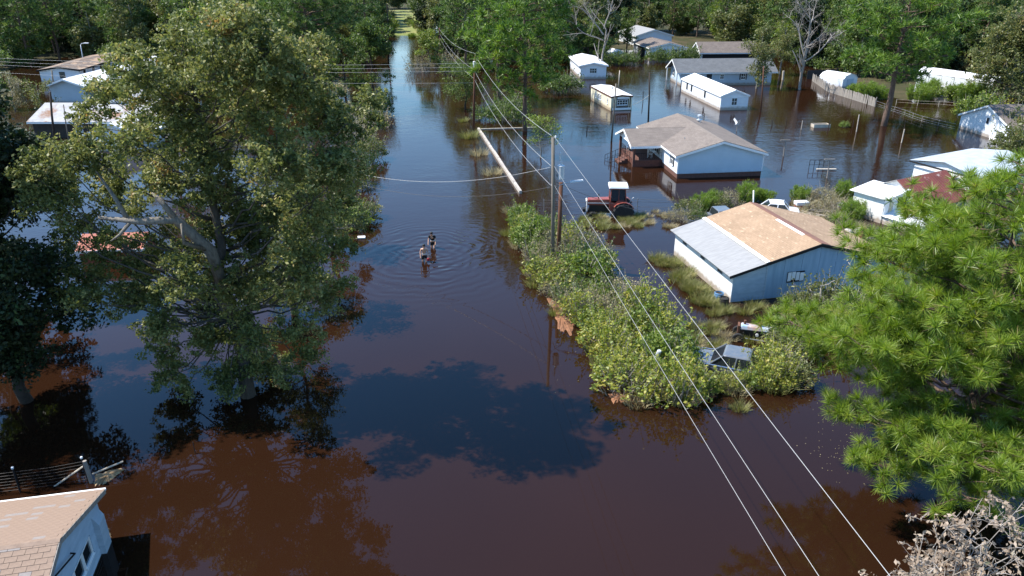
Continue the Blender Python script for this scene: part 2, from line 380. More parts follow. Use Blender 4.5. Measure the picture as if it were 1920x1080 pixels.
# ------------------------------------------------------------------ foliage builders
def unit(rng, n):
    v = rng.normal(size=(n, 3)); return v / np.linalg.norm(v, axis=1, keepdims=True)
def leaves(name, P, size, rng, up=0.35, aspect=0.55, smin=.6, smax=1.25, fold=.18):
    """diamond leaves, each its own face, folded a little along the midrib"""
    n = len(P); nrm = unit(rng, n); nrm[:, 2] = nrm[:, 2] + up; nrm /= np.linalg.norm(nrm, axis=1, keepdims=True)
    t = unit(rng, n); t -= (t * nrm).sum(1, keepdims=True) * nrm; t /= np.linalg.norm(t, axis=1, keepdims=True)
    b = np.cross(nrm, t); s = (size * rng.uniform(smin, smax, n))[:, None]
    w = s * aspect * .5
    v = np.stack([P - t * s * .5, P + b * w + nrm * w * fold, P + t * s * .5, P - b * w + nrm * w * fold], 1)
    return np_mesh(name, v, 4)
def clump_points(rng, centres, rad, n, flat=.75, shell=.5):
    c = np.repeat(np.asarray(centres), n, axis=0); r = np.repeat(np.asarray(rad, dtype=float), n)[:, None]
    d = unit(rng, len(c)); q = rng.uniform(0, 1, (len(c), 1)) ** shell
    o = d * q * r; o[:, 2] *= flat
    return c + o
def sample_blobs(rng, blobs, per, power=.45):
    """clump centres within (x,y,z,r) blobs, denser toward each blob's skin"""
    out = []
    for x, y, z, r in blobs:
        k = max(1, int(round(per * r * r)))
        d = unit(rng, k); q = rng.uniform(0, 1, (k, 1)) ** power
        o = d * q * r; o[:, 2] *= .85
        out.append(np.array([x, y, z]) + o)
    return np.concatenate(out)
def wiggle(rng, a, b, n, amp):
    a, b = np.array(a, float), np.array(b, float); pts = []
    for i in range(n + 1):
        t = i / n; p = a * (1 - t) + b * t
        p = p + rng.normal(size=3) * amp * np.linalg.norm(b - a) * math.sin(math.pi * t)
        pts.append(p)
    return pts
def limbs_mesh(rng, name, base, top, r0, blobs, clumps, sub=.35, sides=6, r_limb=.4, twig=.012, start=.28, lean=.06):
    mb = MB(); base = np.array(base, float); top = np.array(top, float)
    tr = wiggle(rng, base + [0, 0, -1.2], top, 7, lean * .4); m = len(tr)
    mb.tube(tr, [r0 * (1.25 if i == 0 else 1) * (1 - .82 * i / (m - 1)) for i in range(m)], sides + 3)
    nodes_ = []
    for x, y, z, r in blobs:
        c = np.array([x, y, z]); hmax = np.linalg.norm(top - base)
        zz = min(max(z - np.linalg.norm((c - base)[:2]) * .75, start * top[2]), top[2] * .93)
        t = (zz - base[2]) / (top[2] - base[2]); p = base * (1 - t) + top * t
        mid = p * .5 + c * .5 + np.array([0, 0, -.08 * np.linalg.norm(c - p)])
        path = wiggle(rng, p, mid, 3, .07)[:-1] + wiggle(rng, mid, c, 3, .07)
        rl = r0 * r_limb * (1 - .55 * t) * min(1.2, .45 + .14 * np.linalg.norm(c - p)); k = len(path)
        mb.tube(path, [max(twig * 1.6, rl * (1 - .8 * i / (k - 1))) for i in range(k)], sides)
        nodes_.append((c, r))
    cl = clumps if len(clumps) < 1200 else clumps[rng.choice(len(clumps), 1200, replace=False)]
    C = np.array([c for c, r in nodes_])
    for q in cl:
        d = np.linalg.norm(C - q, axis=1); j = int(d.argmin())
        mb.tube(wiggle(rng, C[j], q, 3, .12), [twig * 2, twig * 1.7, twig * 1.2, twig * .6], 4, cap=False)
    return mb.mesh(name, fix=False, smooth=True)

def tufts(name, P, D, rng, n, length, width, spread=1.0, droop=0.0):
    """needle bunches: thin blades fanning from each point P about direction D"""
    k = len(P); c = np.repeat(P, n, 0); d = np.repeat(D, n, 0)
    v = unit(rng, k * n) * spread + d * .75; v[:, 2] -= droop * rng.uniform(0, 1, k * n); v /= np.linalg.norm(v, axis=1, keepdims=True)
    ln = (length * rng.uniform(.75, 1.15, k * n))[:, None]
    sd_ = np.cross(v, unit(rng, k * n)); sd_ /= np.linalg.norm(sd_, axis=1, keepdims=True) + 1e-9
    w = width
    c = c + v * .02
    return np_mesh(name, np.stack([c - sd_ * w * .5, c + sd_ * w * .5, c + v * ln + sd_ * w * .15, c + v * ln - sd_ * w * .15], 1), 4)
def pine_mesh(rng, h, prof, nbr, tuft_n, length, width, tuft_sp, r0, z0=.3, sub=4, twist=.2, up=.25, spread=1.0):
    """trunk, limbs and needle tufts of a pine; prof maps height to reach"""
    mb = MB(); P = []; D = []
    tr = wiggle(rng, (0, 0, -1.2), (rng.normal() * .02 * h, rng.normal() * .02 * h, h * .985), 8, .008); m = len(tr)
    mb.tube(tr, [r0 * (1 - .88 * (i / (m - 1)) ** 1.1) for i in range(m)], 9)
    zs = np.array([p[2] for p in tr]); xs = np.array([p[0] for p in tr]); ys = np.array([p[1] for p in tr])
    for i in range(nbr):
        f = (i + rng.uniform(0, 1)) / nbr; z = h * (z0 + (1 - z0) * f)
        Lb = np.interp(z, [p[0] for p in prof], [p[1] for p in prof]) * rng.uniform(.72, 1.08)
        a = i * 2.39996 + rng.normal() * .35
        s0 = np.array([np.interp(z, zs, xs), np.interp(z, zs, ys), z])
        el = rng.uniform(-.08, .22) + up * f
        dirv = np.array([math.cos(a) * math.cos(el), math.sin(a) * math.cos(el), math.sin(el)])
        path = [s0]; nseg = 5
        for k in range(1, nseg + 1):
            t = k / nseg
            path.append(s0 + dirv * Lb * t + np.array([0, 0, (.10 * Lb) * (t ** 2 - .6 * t)]) + rng.normal(size=3) * .025 * Lb)
        rb = max(.02, r0 * .30 * (1 - .6 * f))
        mb.tube(path, [rb * (1 - .8 * k / nseg) for k in range(nseg + 1)], 5)
        ns = max(2, int(sub * Lb))
        for q in range(ns):
            t = rng.uniform(.28, 1.0); k = min(int(t * nseg), nseg - 1); u = t * nseg - k
            p = path[k] * (1 - u) + path[k + 1] * u
            side = np.cross(dirv, [0, 0, 1]); side /= np.linalg.norm(side)
            bl = Lb * rng.uniform(.12, .34) * (1.15 - .5 * t) + .25
            bd = dirv * rng.uniform(.3, .9) + side * rng.choice([-1, 1]) * rng.uniform(.3, 1) + np.array([0, 0, rng.uniform(-.1, .45)])
            bd /= np.linalg.norm(bd); e = p + bd * bl
            mb.tube([p, (p + e) / 2 + rng.normal(size=3) * .05 * bl, e], [rb * .3, rb * .22, rb * .1], 4, cap=False)
            nt_ = max(1, int(bl / tuft_sp))
            for w in range(nt_):
                tt = 1 - w / nt_ * .75
                P.append(p + (e - p) * tt + rng.normal(size=3) * tuft_sp * .42); D.append(bd * .6 + np.array([0, 0, .45]) + rng.normal(size=3) * .25)
        P.append(path[-1]); D.append(dirv)
    for k in range(5):
        P.append(np.array([xs[-1], ys[-1], h]) + rng.normal(size=3) * .2); D.append(np.array([0, 0, 1.]))
    P = np.array(P); D = np.array(D)
    return mb.mesh('pine_wood', fix=False, smooth=True), tufts('pine_needles', P, D, rng, tuft_n, length, width, spread)

def tree_from(name, loc, wood, crown, mw, ml, rz, sc, label, cat, group=None, crown_name='crown'):
    t = empty(name, loc, rz, label, cat, group); t.scale = (sc, sc, sc)
    mobj('trunk', wood, t, mw); mobj(crown_name, crown, t, ml)
    return t
def broad_mesh(rng, h, rad, nb, leaf, per_clump, clumps_per, r0, z0=.35, flat=.8, clump_r=.75, up=.35):
    blobs = []
    for i in range(nb):
        f = rng.uniform(0, 1); z = h * (z0 + (.93 - z0) * f); rr = rad * math.sqrt(max(.05, 1 - abs(2 * f - .8) ** 2.2 / 2)) * rng.uniform(.15, .85)
        a = i * 2.39996 + rng.normal() * .3
        blobs.append((rr * math.cos(a), rr * math.sin(a), z, rad * rng.uniform(.26, .42)))
    cl = sample_blobs(rng, blobs, clumps_per)
    P = clump_points(rng, cl, np.full(len(cl), clump_r) * rng.uniform(.6, 1.2, len(cl)), per_clump, flat)
    P = P[P[:, 2] > .2]
    return limbs_mesh(rng, 'tree_wood', (0, 0, 0), (0, 0, h * .86), r0, blobs, cl[::3]), leaves('tree_leaves', P, leaf, rng, up)
# ------------------------------------------------------------------ the setting
def smooth(x): x = min(1, max(0, x)); return x * x * (3 - 2 * x)
def road_x(y): return -6.3 - .144 * (y - 49.7)
def land(x, y):
    w = 5 * math.sin(x * .05) + 3 * math.sin(x * .13 + 1) + 2 * math.sin(y * .11)
    rear = smooth((y - 176 + w) / 12)
    if abs(x - road_x(y)) < 14: rear *= smooth((y - 212) / 8) if abs(x - road_x(y)) < 7 else 1
    right = smooth((x - 57 + .5 * w) / 5) * smooth((y - 113 + .4 * w) / 5)
    left = smooth((-x - 96 + w) / 10)
    return -1.0 + 1.35 * max(rear, right, left) + (.9 * smooth((y - 215) / 60))
def build_ground():
    ax = sorted(set([round(v, 2) for v in list(np.arange(-140, 141, 5)) + list(np.linspace(-1800, -140, 14)) + list(np.linspace(140, 1800, 14))]))
    ay = sorted(set([round(v, 2) for v in list(np.arange(0, 301, 4)) + list(np.linspace(-600, 0, 6)) + list(np.linspace(300, 2600, 16))]))
    v = [(x, y, land(x, y)) for y in ay for x in ax]; n = len(ax); f = []
    for j in range(len(ay) - 1):
        for i in range(n - 1): f.append((j * n + i, j * n + i + 1, (j + 1) * n + i + 1, (j + 1) * n + i))
    me = bpy.data.meshes.new('ground'); me.from_pydata(v, [], f); me.polygons.foreach_set('use_smooth', [True] * len(f))
    tag(mobj('ground', me, None, M['ground']), kind='structure')
build_ground()
m = MB(); m.poly([(-900, -500, 0), (900, -500, 0), (900, 320, 0), (-900, 320, 0)])
tag(m.build('flood_water', M['water']), kind='structure')

# sunlit grass where the road climbs out of the water
gx = []; gf_ = []
for j in range(9):
    for i in range(9):
        y = 206 + j * 11; x = road_x(y) - 10 + i * 2.5; gx.append((x, y, land(x, y) + .35 * (1 if 0 < i < 8 and j > 0 else -1)))
for j in range(8):
    for i in range(8): gf_.append((j * 9 + i, j * 9 + i + 1, j * 9 + i + 10, j * 9 + i + 9))
me = bpy.data.meshes.new('grass_bank'); me.from_pydata(gx, [], gf_); tag(mobj('grass_bank', me, None, mat('sunlit_grass', (.12, .17, .03), (.24, .22, .08), .22, .9, .08, bscale=3)), kind='structure')

# ------------------------------------------------------------------ buildings
# local frame of a building: x across the near gable, y away along the ridge, z up; water stands at z = 0
def uv_slope(me, a, b):
    uv = me.uv_layers.new(name='UVMap'); a, b = Vector(a), Vector(b)
    for l in me.loops:
        p = me.vertices[l.vertex_index].co; uv.data[l.index].uv = (p.dot(a), p.dot(b))
def roof_slab(parent, mat_, ring, thick=.1, name='roof_slope', a=(0, 1, 0), b=None, label=None):
    ring = [Vector(p) for p in ring]
    n = (ring[1] - ring[0]).cross(ring[2] - ring[0]).normalized()
    if n.z < 0: n = -n
    mb = MB(); mb.prism(ring, n * thick); me = mb.mesh(name)
    a = Vector(a).normalized(); uv_slope(me, a, n.cross(a))
    o = mobj(name, me, parent, mat_)
    if label: o['label'] = label
    return o
def wall_frame(side, W, L):
    """origin, along, outward normal for each wall"""
    return {'front': (Vector((0, 0, 0)), Vector((1, 0, 0)), Vector((0, -1, 0))), 'left': (Vector((0, 0, 0)), Vector((0, 1, 0)), Vector((-1, 0, 0))),
            'right': (Vector((W, 0, 0)), Vector((0, 1, 0)), Vector((1, 0, 0))), 'back': (Vector((0, L, 0)), Vector((1, 0, 0)), Vector((0, 1, 0)))}[side]
def panel(mb, fr, u0, u1, z0, z1, d0, d1):
    o, a, n = fr; Z = Vector((0, 0, 1)); p = lambda u, z, d: o + a * u + Z * z + n * d
    mb.hexa([p(u0, z0, d0), p(u1, z0, d0), p(u1, z0, d1), p(u0, z0, d1), p(u0, z1, d0), p(u1, z1, d0), p(u1, z1, d1), p(u0, z1, d1)])
def window(parent, fr, u, z, w, h, shutters=None, frame='white_clean', bars=(1, 1), pane='glass', fw=.06):
    mb = MB()
    panel(mb, fr, u, u + fw, z, z + h, .004, .06); panel(mb, fr, u + w - fw, u + w, z, z + h, .004, .06)
    panel(mb, fr, u + fw, u + w - fw, z, z + fw, .004, .06); panel(mb, fr, u + fw, u + w - fw, z + h - fw, z + h, .004, .06)
    for i in range(1, bars[0] + 1):
        c = u + w * i / (bars[0] + 1); panel(mb, fr, c - .018, c + .018, z + fw, z + h - fw, .012, .045)
    for i in range(1, bars[1] + 1):
        c = z + h * i / (bars[1] + 1); panel(mb, fr, u + fw, u + w - fw, c - .018, c + .018, .014, .05)
    f = mb.build('window', M[frame], parent)
    g = MB(); panel(g, fr, u + fw, u + w - fw, z + fw, z + h - fw, .003, .01); g.build('pane', M[pane], f)
    s = MB(); panel(s, fr, u - .03, u + w + .03, z - .05, z - .002, .004, .09); s.build('sill', M[frame], f)
    if shutters:
        for d in (-shutters - .03, w + .03):
            q = MB(); panel(q, fr, u + d, u + d + shutters, z - .02, z + h + .02, .004, .035); q.build('shutter', M['shutter'], parent)
    return f
def door(parent, fr, u, z, w, h, mat_='white_clean'):
    q = MB(); panel(q, fr, u, u + w, z, z + h, .004, .05); d = q.build('door', M[mat_], parent)
    k = MB(); panel(k, fr, u + w - .12, u + w - .07, z + h * .45, z + h * .45 + .05, .05, .1); k.build('handle', M['steel'], d)
    return d
def gable_house(name, label, cat, org, rot, W, L, h, apex, wall, roof, ov=.3, rake=.25, ridge=.5, trim='white_clean', skirt=None, skirt_h=0, thick=.1, bottom=-1.0, group=None, flat_trim=True):
    e = empty(name, (org[0], org[1], 0), R(rot), label, cat, group)
    xr = W * ridge
    z0 = skirt_h if skirt else bottom
    mb = MB(); mb.prism([(0, 0, z0), (W, 0, z0), (W, 0, h), (xr, 0, apex), (0, 0, h)], (0, L, 0)); mb.build('wall', M[wall], e)
    if skirt:
        sk = MB(); sk.box(.02, W - .02, .02, L - .02, bottom, skirt_h - .003); sk.build('skirting', M[skirt], e)
    sl = (apex - h) / xr; sr = (apex - h) / (W - xr); dz = .015
    roof_slab(e, M[roof], [(xr, -rake, apex + dz), (xr, L + rake, apex + dz), (-ov, L + rake, h - sl * ov + dz), (-ov, -rake, h - sl * ov + dz)], thick)
    roof_slab(e, M[roof], [(xr, -rake, apex + dz), (xr, L + rake, apex + dz), (W + ov, L + rake, h - sr * ov + dz), (W + ov, -rake, h - sr * ov + dz)], thick)
    # trim: rake boards under the roof edge and eave boards
    t = MB(); b = .16
    for yy in (-rake - .02, L + rake - .02):
        for (xa, za), (xb, zb) in (((-ov, h - sl * ov), (xr, apex)), ((xr, apex), (W + ov, h - sr * ov))):
            t.prism([(xa, yy, za - b), (xb, yy, zb - b), (xb, yy, zb + .06), (xa, yy, za + .06)], (0, .04, 0))
    t.box(-ov - .03, -ov + .01, -rake, L + rake, h - sl * ov - .12, h - sl * ov + .07)
    t.box(W + ov - .01, W + ov + .03, -rake, L + rake, h - sr * ov - .12, h - sr * ov + .07)
    t.build('trim', M[trim], e)
    c = MB(); c.prism([(xr - .16, 0, apex + dz + thick - sl * .16 + .006), (xr, 0, apex + dz + thick + .02), (xr + .16, 0, apex + dz + thick - sr * .16 + .006), (xr, 0, apex + dz + thick - .03)], (0, L + 2 * rake, 0))
    for i in range(len(c.v)): c.v[i] = (c.v[i][0], c.v[i][1] - rake, c.v[i][2])
    c.build('ridge_cap', M[roof] if not roof.startswith('shingle') else M['ridge_' + roof], e)
    return e
for k, c in dict(brown=(.19, .16, .135), tan=(.36, .24, .155), grey=(.11, .115, .12), dull=(.14, .115, .1)).items():
    M['ridge_shingle_' + k] = mat('ridge_shingle_' + k, c, tuple(x * .8 for x in c), 5, .92)
def lap_siding(parent, fr, prof, z0, z1, dz, mat_, stuff=True, holes=(), lap=.032):
    """clapboards lapped one over the next; prof(z) gives the wall's run at that height"""
    o, a, n = fr; Z = Vector((0, 0, 1)); mb = MB(); z = z0
    def board(mb, u0, u1, za, zb):
        p = lambda u, zz, d: o + a * u + Z * zz + n * d
        mb.hexa([p(u0, za, .003), p(u1, za, .003), p(u1, za, lap), p(u0, za, lap), p(u0, zb, .003), p(u1, zb, .003), p(u1, zb, .012), p(u0, zb, .012)])
    while z < z1 - .02:
        zb = min(z + dz, z1); u0, u1 = prof(zb - .001); runs = [(u0, u1)]
        for (ha, hb, hz0, hz1) in holes:
            if hz1 > z + .02 and hz0 < zb - .02:
                runs = [q for (p0, p1) in runs for q in ((p0, min(p1, ha)), (max(p0, hb), p1)) if q[1] - q[0] > .03]
        for (p0, p1) in runs:
            if p1 - p0 < .05: continue
            if stuff: board(mb, p0, p1, z, zb - .002)
            else:
                q = MB(); board(q, p0, p1, z, zb - .002); q.build('siding_board', mat_, parent)
        z = zb
    if stuff and mb.v:
        mb.build('siding', mat_, parent, kind='stuff')
def gprof(W, h, apex, xr, lo=0, hi=None):
    hi = W if hi is None else hi
    def f(z):
        if z <= h: return (lo, hi)
        t = (z - h) / (apex - h); return (max(lo, xr * t), min(hi, W - (W - xr) * t))
    return f

# --- house with brick porch, middle right; its gable's blue is shade put into colour
mh = gable_house('shade_blue_gable_house', 'house with shade-blue gable, brown shingle roof, brick skirting and a corner porch', 'house', (16.15, 71.3), 7, 8.65, 13.4, 2.32, 3.55, 'blue_and_shade_vinyl', 'shingle_brown', skirt='brick', skirt_h=.46, ov=.35, rake=.3)
fr = wall_frame('front', 8.65, 13.4); lap_siding(mh, fr, gprof(8.65, 2.32, 3.55, 4.325), .48, 3.5, .15, M['blue_and_shade_vinyl'])
lf = wall_frame('left', 8.65, 13.4)
lap_siding(mh, lf, lambda z: (0, 4.7), .48, 2.3, .15, M['vinyl'], holes=((1.0, 2.4, .85, 2.15),))
window(mh, lf, 1.35, .95, .75, 1.15, shutters=.26)
for x0 in (-.05, 8.59): box('corner_board', M['white_clean'], mh, x0, x0 + .11, -.05, .06, .49, 2.3)
# vent pipes
v = MB(); v.lathe([(.16, 0), (.16, .35), (.3, .35), (.3, .42), (.13, .42), (.13, .75), (.24, .75), (.24, .92), (.05, .98)], c=(5.9, 10.9, 3.05), sides=12); v.build('roof_vent', M['galv'], mh)
for (x, y, z, r_, hh) in ((1.9, 4.0, 2.75, .05, .4), (2.8, 6.2, 3.05, .12, .12), (5.6, 9.4, 3.1, .08, .2)):
    tube('vent_pipe', M['steel'], mh, [(x, y, z), (x, y, z + hh)], r_)
# porch: deck, cross-gable roof, posts, steps, rails
PX0, PY0, PY1 = -3.15, 4.75, 10.6; pyc = (PY0 + PY1) / 2; pz, pa = 2.25, 3.3
pm = MB(); pm.box(PX0 + .25, -.003, PY0 + .05, PY1 - .1, -1, .62); pm.build('porch_base', M['darkbrick'], mh)
for i in range(7):
    y0 = PY0 + .02 + i * .815; box('floor_board', M['brick'], mh, PX0 + .18, -.02, y0, y0 + .80, .625, .67)
lw = MB(); lw.box(-.06, -.005, PY0 + .02, PY1, .68, 2.3); lw.build('porch_wall', M['vinyl'], mh)
plf = (Vector((-.06, 0, 0)), Vector((0, 1, 0)), Vector((-1, 0, 0)))
door(mh, plf, 8.3, .68, .85, 1.55, 'white_clean'); window(mh, plf, 6.0, 1.0, 1.4, 1.0, shutters=.22)
pxr = 2.2
for s, y_e in ((-1, PY0 - .3), (1, PY1 + .3)):
    roof_slab(mh, M['shingle_brown'], [(PX0 - .35, pyc, pa), (pxr + 1.35, pyc, pa), (-.1, y_e, pz - .1), (PX0 - .35, y_e, pz - .1)], .09, a=(1, 0, 0))
g = MB(); g.prism([(PX0, PY0 - .05, pz - .12), (PX0, PY1 + .05, pz - .12), (PX0, pyc, pa - .06)], (.06, 0, 0)); g.build('porch_gable', M['white_clean'], mh)
t = MB()
for (ya, za), (yb, zb) in (((PY0 - .3, pz - .1), (pyc, pa)), ((pyc, pa), (PY1 + .3, pz - .1))):
    t.prism([(PX0 - .39, ya, za - .14), (PX0 - .39, yb, zb - .14), (PX0 - .39, yb, zb + .08), (PX0 - .39, ya, za + .08)], (.04, 0, 0))
t.box(PX0 - .35, -.35, PY0 - .34, PY0 - .305, pz - .26, pz - .03); t.box(PX0 - .35, -.35, PY0 - .1, PY0 + .06, pz - .3, pz - .13)
t.build('porch_trim', M['white_clean'], mh)
for y in (PY0 + .2, PY1 - .25): box('porch_post', M['brick'], mh, PX0 + .02, PX0 + .26, y - .12, y + .12, -1, pz - .13)
for i in range(4):
    box('step', M['brick'], mh, PX0 - .05 - .33 * (i + 1), PX0 - .06 - .33 * i, PY0 + 1.6, PY0 + 3.3, -1, .5 - .17 * i)
for y in (PY0 + 1.55, PY0 + 3.35):
    rl = MB(); x0, x1 = PX0 - 2.1, PX0 + .1
    rl.tube([(x0, y, .55), (x1, y, 1.45)], .025, 5); rl.tube([(x0, y, .1), (x1, y, .95)], .02, 5)
    for i in range(9):
        q = i / 8; rl.tube([(x0 + (x1 - x0) * q, y, -.4 + .55 * q), (x0 + (x1 - x0) * q, y, .55 + .9 * q)], .014 if i % 4 else .03, 4)
    rl.build('stair_rail', M['darksteel'], mh)
for (xa, ya, xb, yb) in ((PX0 + .2, PY0 + .12, -.1, PY0 + .12), (PX0 + .14, PY0 + 3.5, PX0 + .14, PY1 - .4)):
    rl = MB(); rl.tube([(xa, ya, 1.4), (xb, yb, 1.4)], .02, 5); rl.tube([(xa, ya, .82), (xb, yb, .82)], .016, 5)
    for i in range(13):
        q = i / 12; rl.tube([(xa + (xb - xa) * q, ya + (yb - ya) * q, .67), (xa + (xb - xa) * q, ya + (yb - ya) * q, 1.4)], .011, 4)
    rl.build('porch_rail', M['darksteel'], mh)
def w_of(parent, p): return (Matrix.Translation(parent.location) @ Matrix.Rotation(parent.rotation_euler.z, 4, 'Z')) @ Vector(p)
def porch_chair(p, rz, label):
    e = empty('patio_chair', w_of(mh, p), rz, label, 'chair')
    box('seat', M['white_clean'], e, -.24, .24, -.24, .24, .38, .42, bevel=.01); box('backrest', M['white_clean'], e, -.24, .24, .2, .24, .45, .9, bevel=.01)
    for x in (-.2, .2):
        for y in (-.2, .2): tube('leg', M['white_clean'], e, [(x, y, 0), (x, y, .39)], .02, 6)
        tube('armrest', M['white_clean'], e, [(x, -.22, .6), (x, .22, .62)], .02, 6)
porch_chair((-1.0, 5.9, .67), R(60), 'white chair on the brick porch beside the door')
porch_chair((-2.3, 9.4, .67), R(200), 'white chair at the far end of the brick porch')

# --- tan roofed house, centre right
TW, TL, th, ta = 11.5, 8.5, 1.9, 3.42
tn = empty('tan_roofed_house', (13.75, 42.65, 0), R(13), 'low house with tan shingle roof, grey roof strip and long white side wall', 'house')
mb = MB(); mb.prism([(0, 0, -1), (TW, 0, -1), (TW, 0, th), (TW / 2, 0, ta), (0, 0, th)], (0, TL, 0)); mb.build('wall', M['white'], tn)
tf = wall_frame('front', TW, TL); tl = wall_frame('left', TW, TL)
lap_siding(tn, tf, gprof(TW, th, ta, TW / 2, 0.02, 2.25), .05, 2.5, .15, M['grey_shade_blue'], stuff=False)
pf = gprof(TW, th, ta, TW / 2, 2.3, TW)
for (u0, u1) in ((2.3, 3.45), (3.47, 4.66), (4.68, 5.88), (5.9, 7.1), (7.12, 8.3), (8.32, 9.5), (9.52, 11.45)):
    q = MB(); zt = lambda u: th + (ta - th) * (1 - abs(u - TW / 2) / (TW / 2)) - .03
    ring = [(u0, -.003, .04), (u1, -.003, .04), (u1, -.003, zt(u1)), (u0, -.003, zt(u0))]
    if u0 < TW / 2 < u1: ring.insert(3, (TW / 2, -.003, zt(TW / 2)))
    q.prism(ring, (0, -.025, 0)); q.build('wall_panel', M['shade_blue_panel'], tn)  # panel blue is the front gable's shade painted in
box('corner_board', M['grey_shade_blue'], tn, 2.22, 2.32, -.05, -.003, .03, 2.52)
# broken white window with the sash boards hanging
f2 = (Vector((0, -.03, 0)), Vector((1, 0, 0)), Vector((0, -1, 0)))
q = MB(); panel(q, f2, 3.75, 4.95, 1.02, 1.75, .003, .02); q.build('window_opening', M['dark'], tn)
for i, (u0, u1, z0, z1) in enumerate(((3.78, 4.02, 1.12, 1.72), (4.05, 4.3, 1.2, 1.74), (4.34, 4.58, 1.15, 1.7), (4.62, 4.9, 1.1, 1.66))):
    q = MB(); panel(q, f2, u0, u1, z0, z1, .03 + .01 * i, .05 + .01 * i); q.build('window_board', M['white_clean'], tn)
for v_ in (1.35, 3.8, 6.6):
    q = MB(); panel(q, tl, v_, v_ + .62, 1.38, 1.78, .004, .03); wv = q.build('vent_louvre', M['steel'], tn)
    q = MB()
    for k in range(4): panel(q, tl, v_ + .05, v_ + .57, 1.41 + .09 * k, 1.46 + .09 * k, .032, .045)
    q.build('slat', M['dark'], wv)
sl = (ta - th) / (TW / 2); zr = lambda x: th + sl * (x if x < TW / 2 else TW - x) + .015
xg = 2.2; ro = .18
roof_slab(tn, M['greyroof'], [(-.35, -ro, zr(-.35)), (xg, -ro, zr(xg)), (xg, TL + ro, zr(xg)), (-.35, TL + ro, zr(-.35))], .07, label='grey corrugated roof strip')
roof_slab(tn, M['shingle_tan'], [(xg + .01, -ro, zr(xg)), (TW / 2, -ro, zr(TW / 2)), (TW / 2, TL + ro, zr(TW / 2)), (xg + .01, TL + ro, zr(xg))], .11, label='tan shingle slope')
roof_slab(tn, M['shingle_tan'], [(TW + .35, -ro, zr(TW + .35)), (TW / 2, -ro, zr(TW / 2)), (TW / 2, TL + ro, zr(TW / 2)), (TW + .35, TL + ro, zr(TW + .35))], .11, label='tan shingle slope')
roof_slab(tn, M['whiteroof'], [(xg - .16, -ro, zr(xg - .16) + .125), (xg + .1, -ro, zr(xg + .1) + .125), (xg + .1, TL + ro, zr(xg + .1) + .125), (xg - .16, TL + ro, zr(xg - .16) + .125)], .02, name='flashing')
def ridge_strip(name, x0, x1, y0, y1, lift, mat_):
    for (a_, b_) in ((x0, min(x1, TW / 2)), (max(x0, TW / 2), x1)):
        if b_ - a_ > .01: roof_slab(tn, mat_, [(a_, y0, zr(a_) + lift), (b_, y0, zr(b_) + lift), (b_, y1, zr(b_) + lift), (a_, y1, zr(a_) + lift)], .012, name=name)
ridge_strip('ridge_felt', TW / 2 - .06, TW / 2 + .62, -ro, TL + ro, .122, M['ridgebrown'])
ridge_strip('roof_patch', TW / 2 - .26, TW / 2 - .07, 1.6, 4.8, .122, M['whiteroof'])
t = MB()
for (xa, xb) in ((-.35, TW / 2), (TW / 2, TW + .35)):
    t.prism([(xa, -ro - .025, zr(xa) - .1), (xb, -ro - .025, zr(xb) - .1), (xb, -ro - .025, zr(xb) + .09), (xa, -ro - .025, zr(xa) + .09)], (0, .02, 0))
t.build('fascia', M['dark'], tn)

# --- cream trailer
ct = gable_house('cream_trailer', 'flooded cream mobile home with near flat white roof and dark end window', 'mobile home', (13.9, 106.3), 12, 3.1, 9.3, 1.95, 2.12, 'cream', 'whiteroof', ov=.06, rake=.08, trim='rusty', thick=.05)
clf = wall_frame('left', 3.1, 9.3); cf = wall_frame('front', 3.1, 9.3)
for u in (1.2, 4.3, 5.1, 6.4): window(ct, clf, u, .75, .65 if u != 1.2 else .5, .8, bars=(1, 2))
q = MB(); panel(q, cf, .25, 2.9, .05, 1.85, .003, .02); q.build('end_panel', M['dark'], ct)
window(ct, (Vector((0, -.02, 0)), Vector((1, 0, 0)), Vector((0, -1, 0))), .85, .75, 1.6, .75, bars=(3, 1))
for x in (.3, .62, 2.6): box('end_slat', M['cream'], ct, x, x + .12, -.06, -.021, .3, 1.85)
box('end_band', M['white_clean'], ct, .2, 2.95, -.07, -.022, .08, .38); box('end_band', M['white_clean'], ct, .9, 2.6, -.06, -.021, 1.62, 1.85)
v = MB(); v.lathe([(.14, 0), (.14, .3), (.2, .3), (.05, .42)], c=(1.9, 5.2, 2.08), sides=10); v.build('roof_vent', M['steel'], ct)

# --- long white trailer
wt = gable_house('white_mobile_home', 'long white flooded mobile home with white roof and shaded end window', 'mobile home', (29.4, 106.7), 7.7, 4.05, 16.2, 2.0, 2.75, 'vinyl', 'whiteroof', ov=.12, rake=.12, thick=.06)
wlf = wall_frame('left', 4.05, 16.2); wf = wall_frame('front', 4.05, 16.2)
for u in (5.8, 11.4, 13.4): window(wt, wlf, u, .85, .5, 1.0, frame='shutter', bars=(0, 1))
q = MB(); panel(q, wf, .5, 3.6, .55, 1.75, .003, .02); q.build('end_panel', M['vinyl'], wt)
window(wt, (Vector((0, -.02, 0)), Vector((1, 0, 0)), Vector((0, -1, 0))), 1.55, .65, .85, 1.05, bars=(1, 1))
for z in (.5, 1.8): box('end_band', M['white_clean'], wt, .05, 4.0, -.04, -.004, z, z + .08)

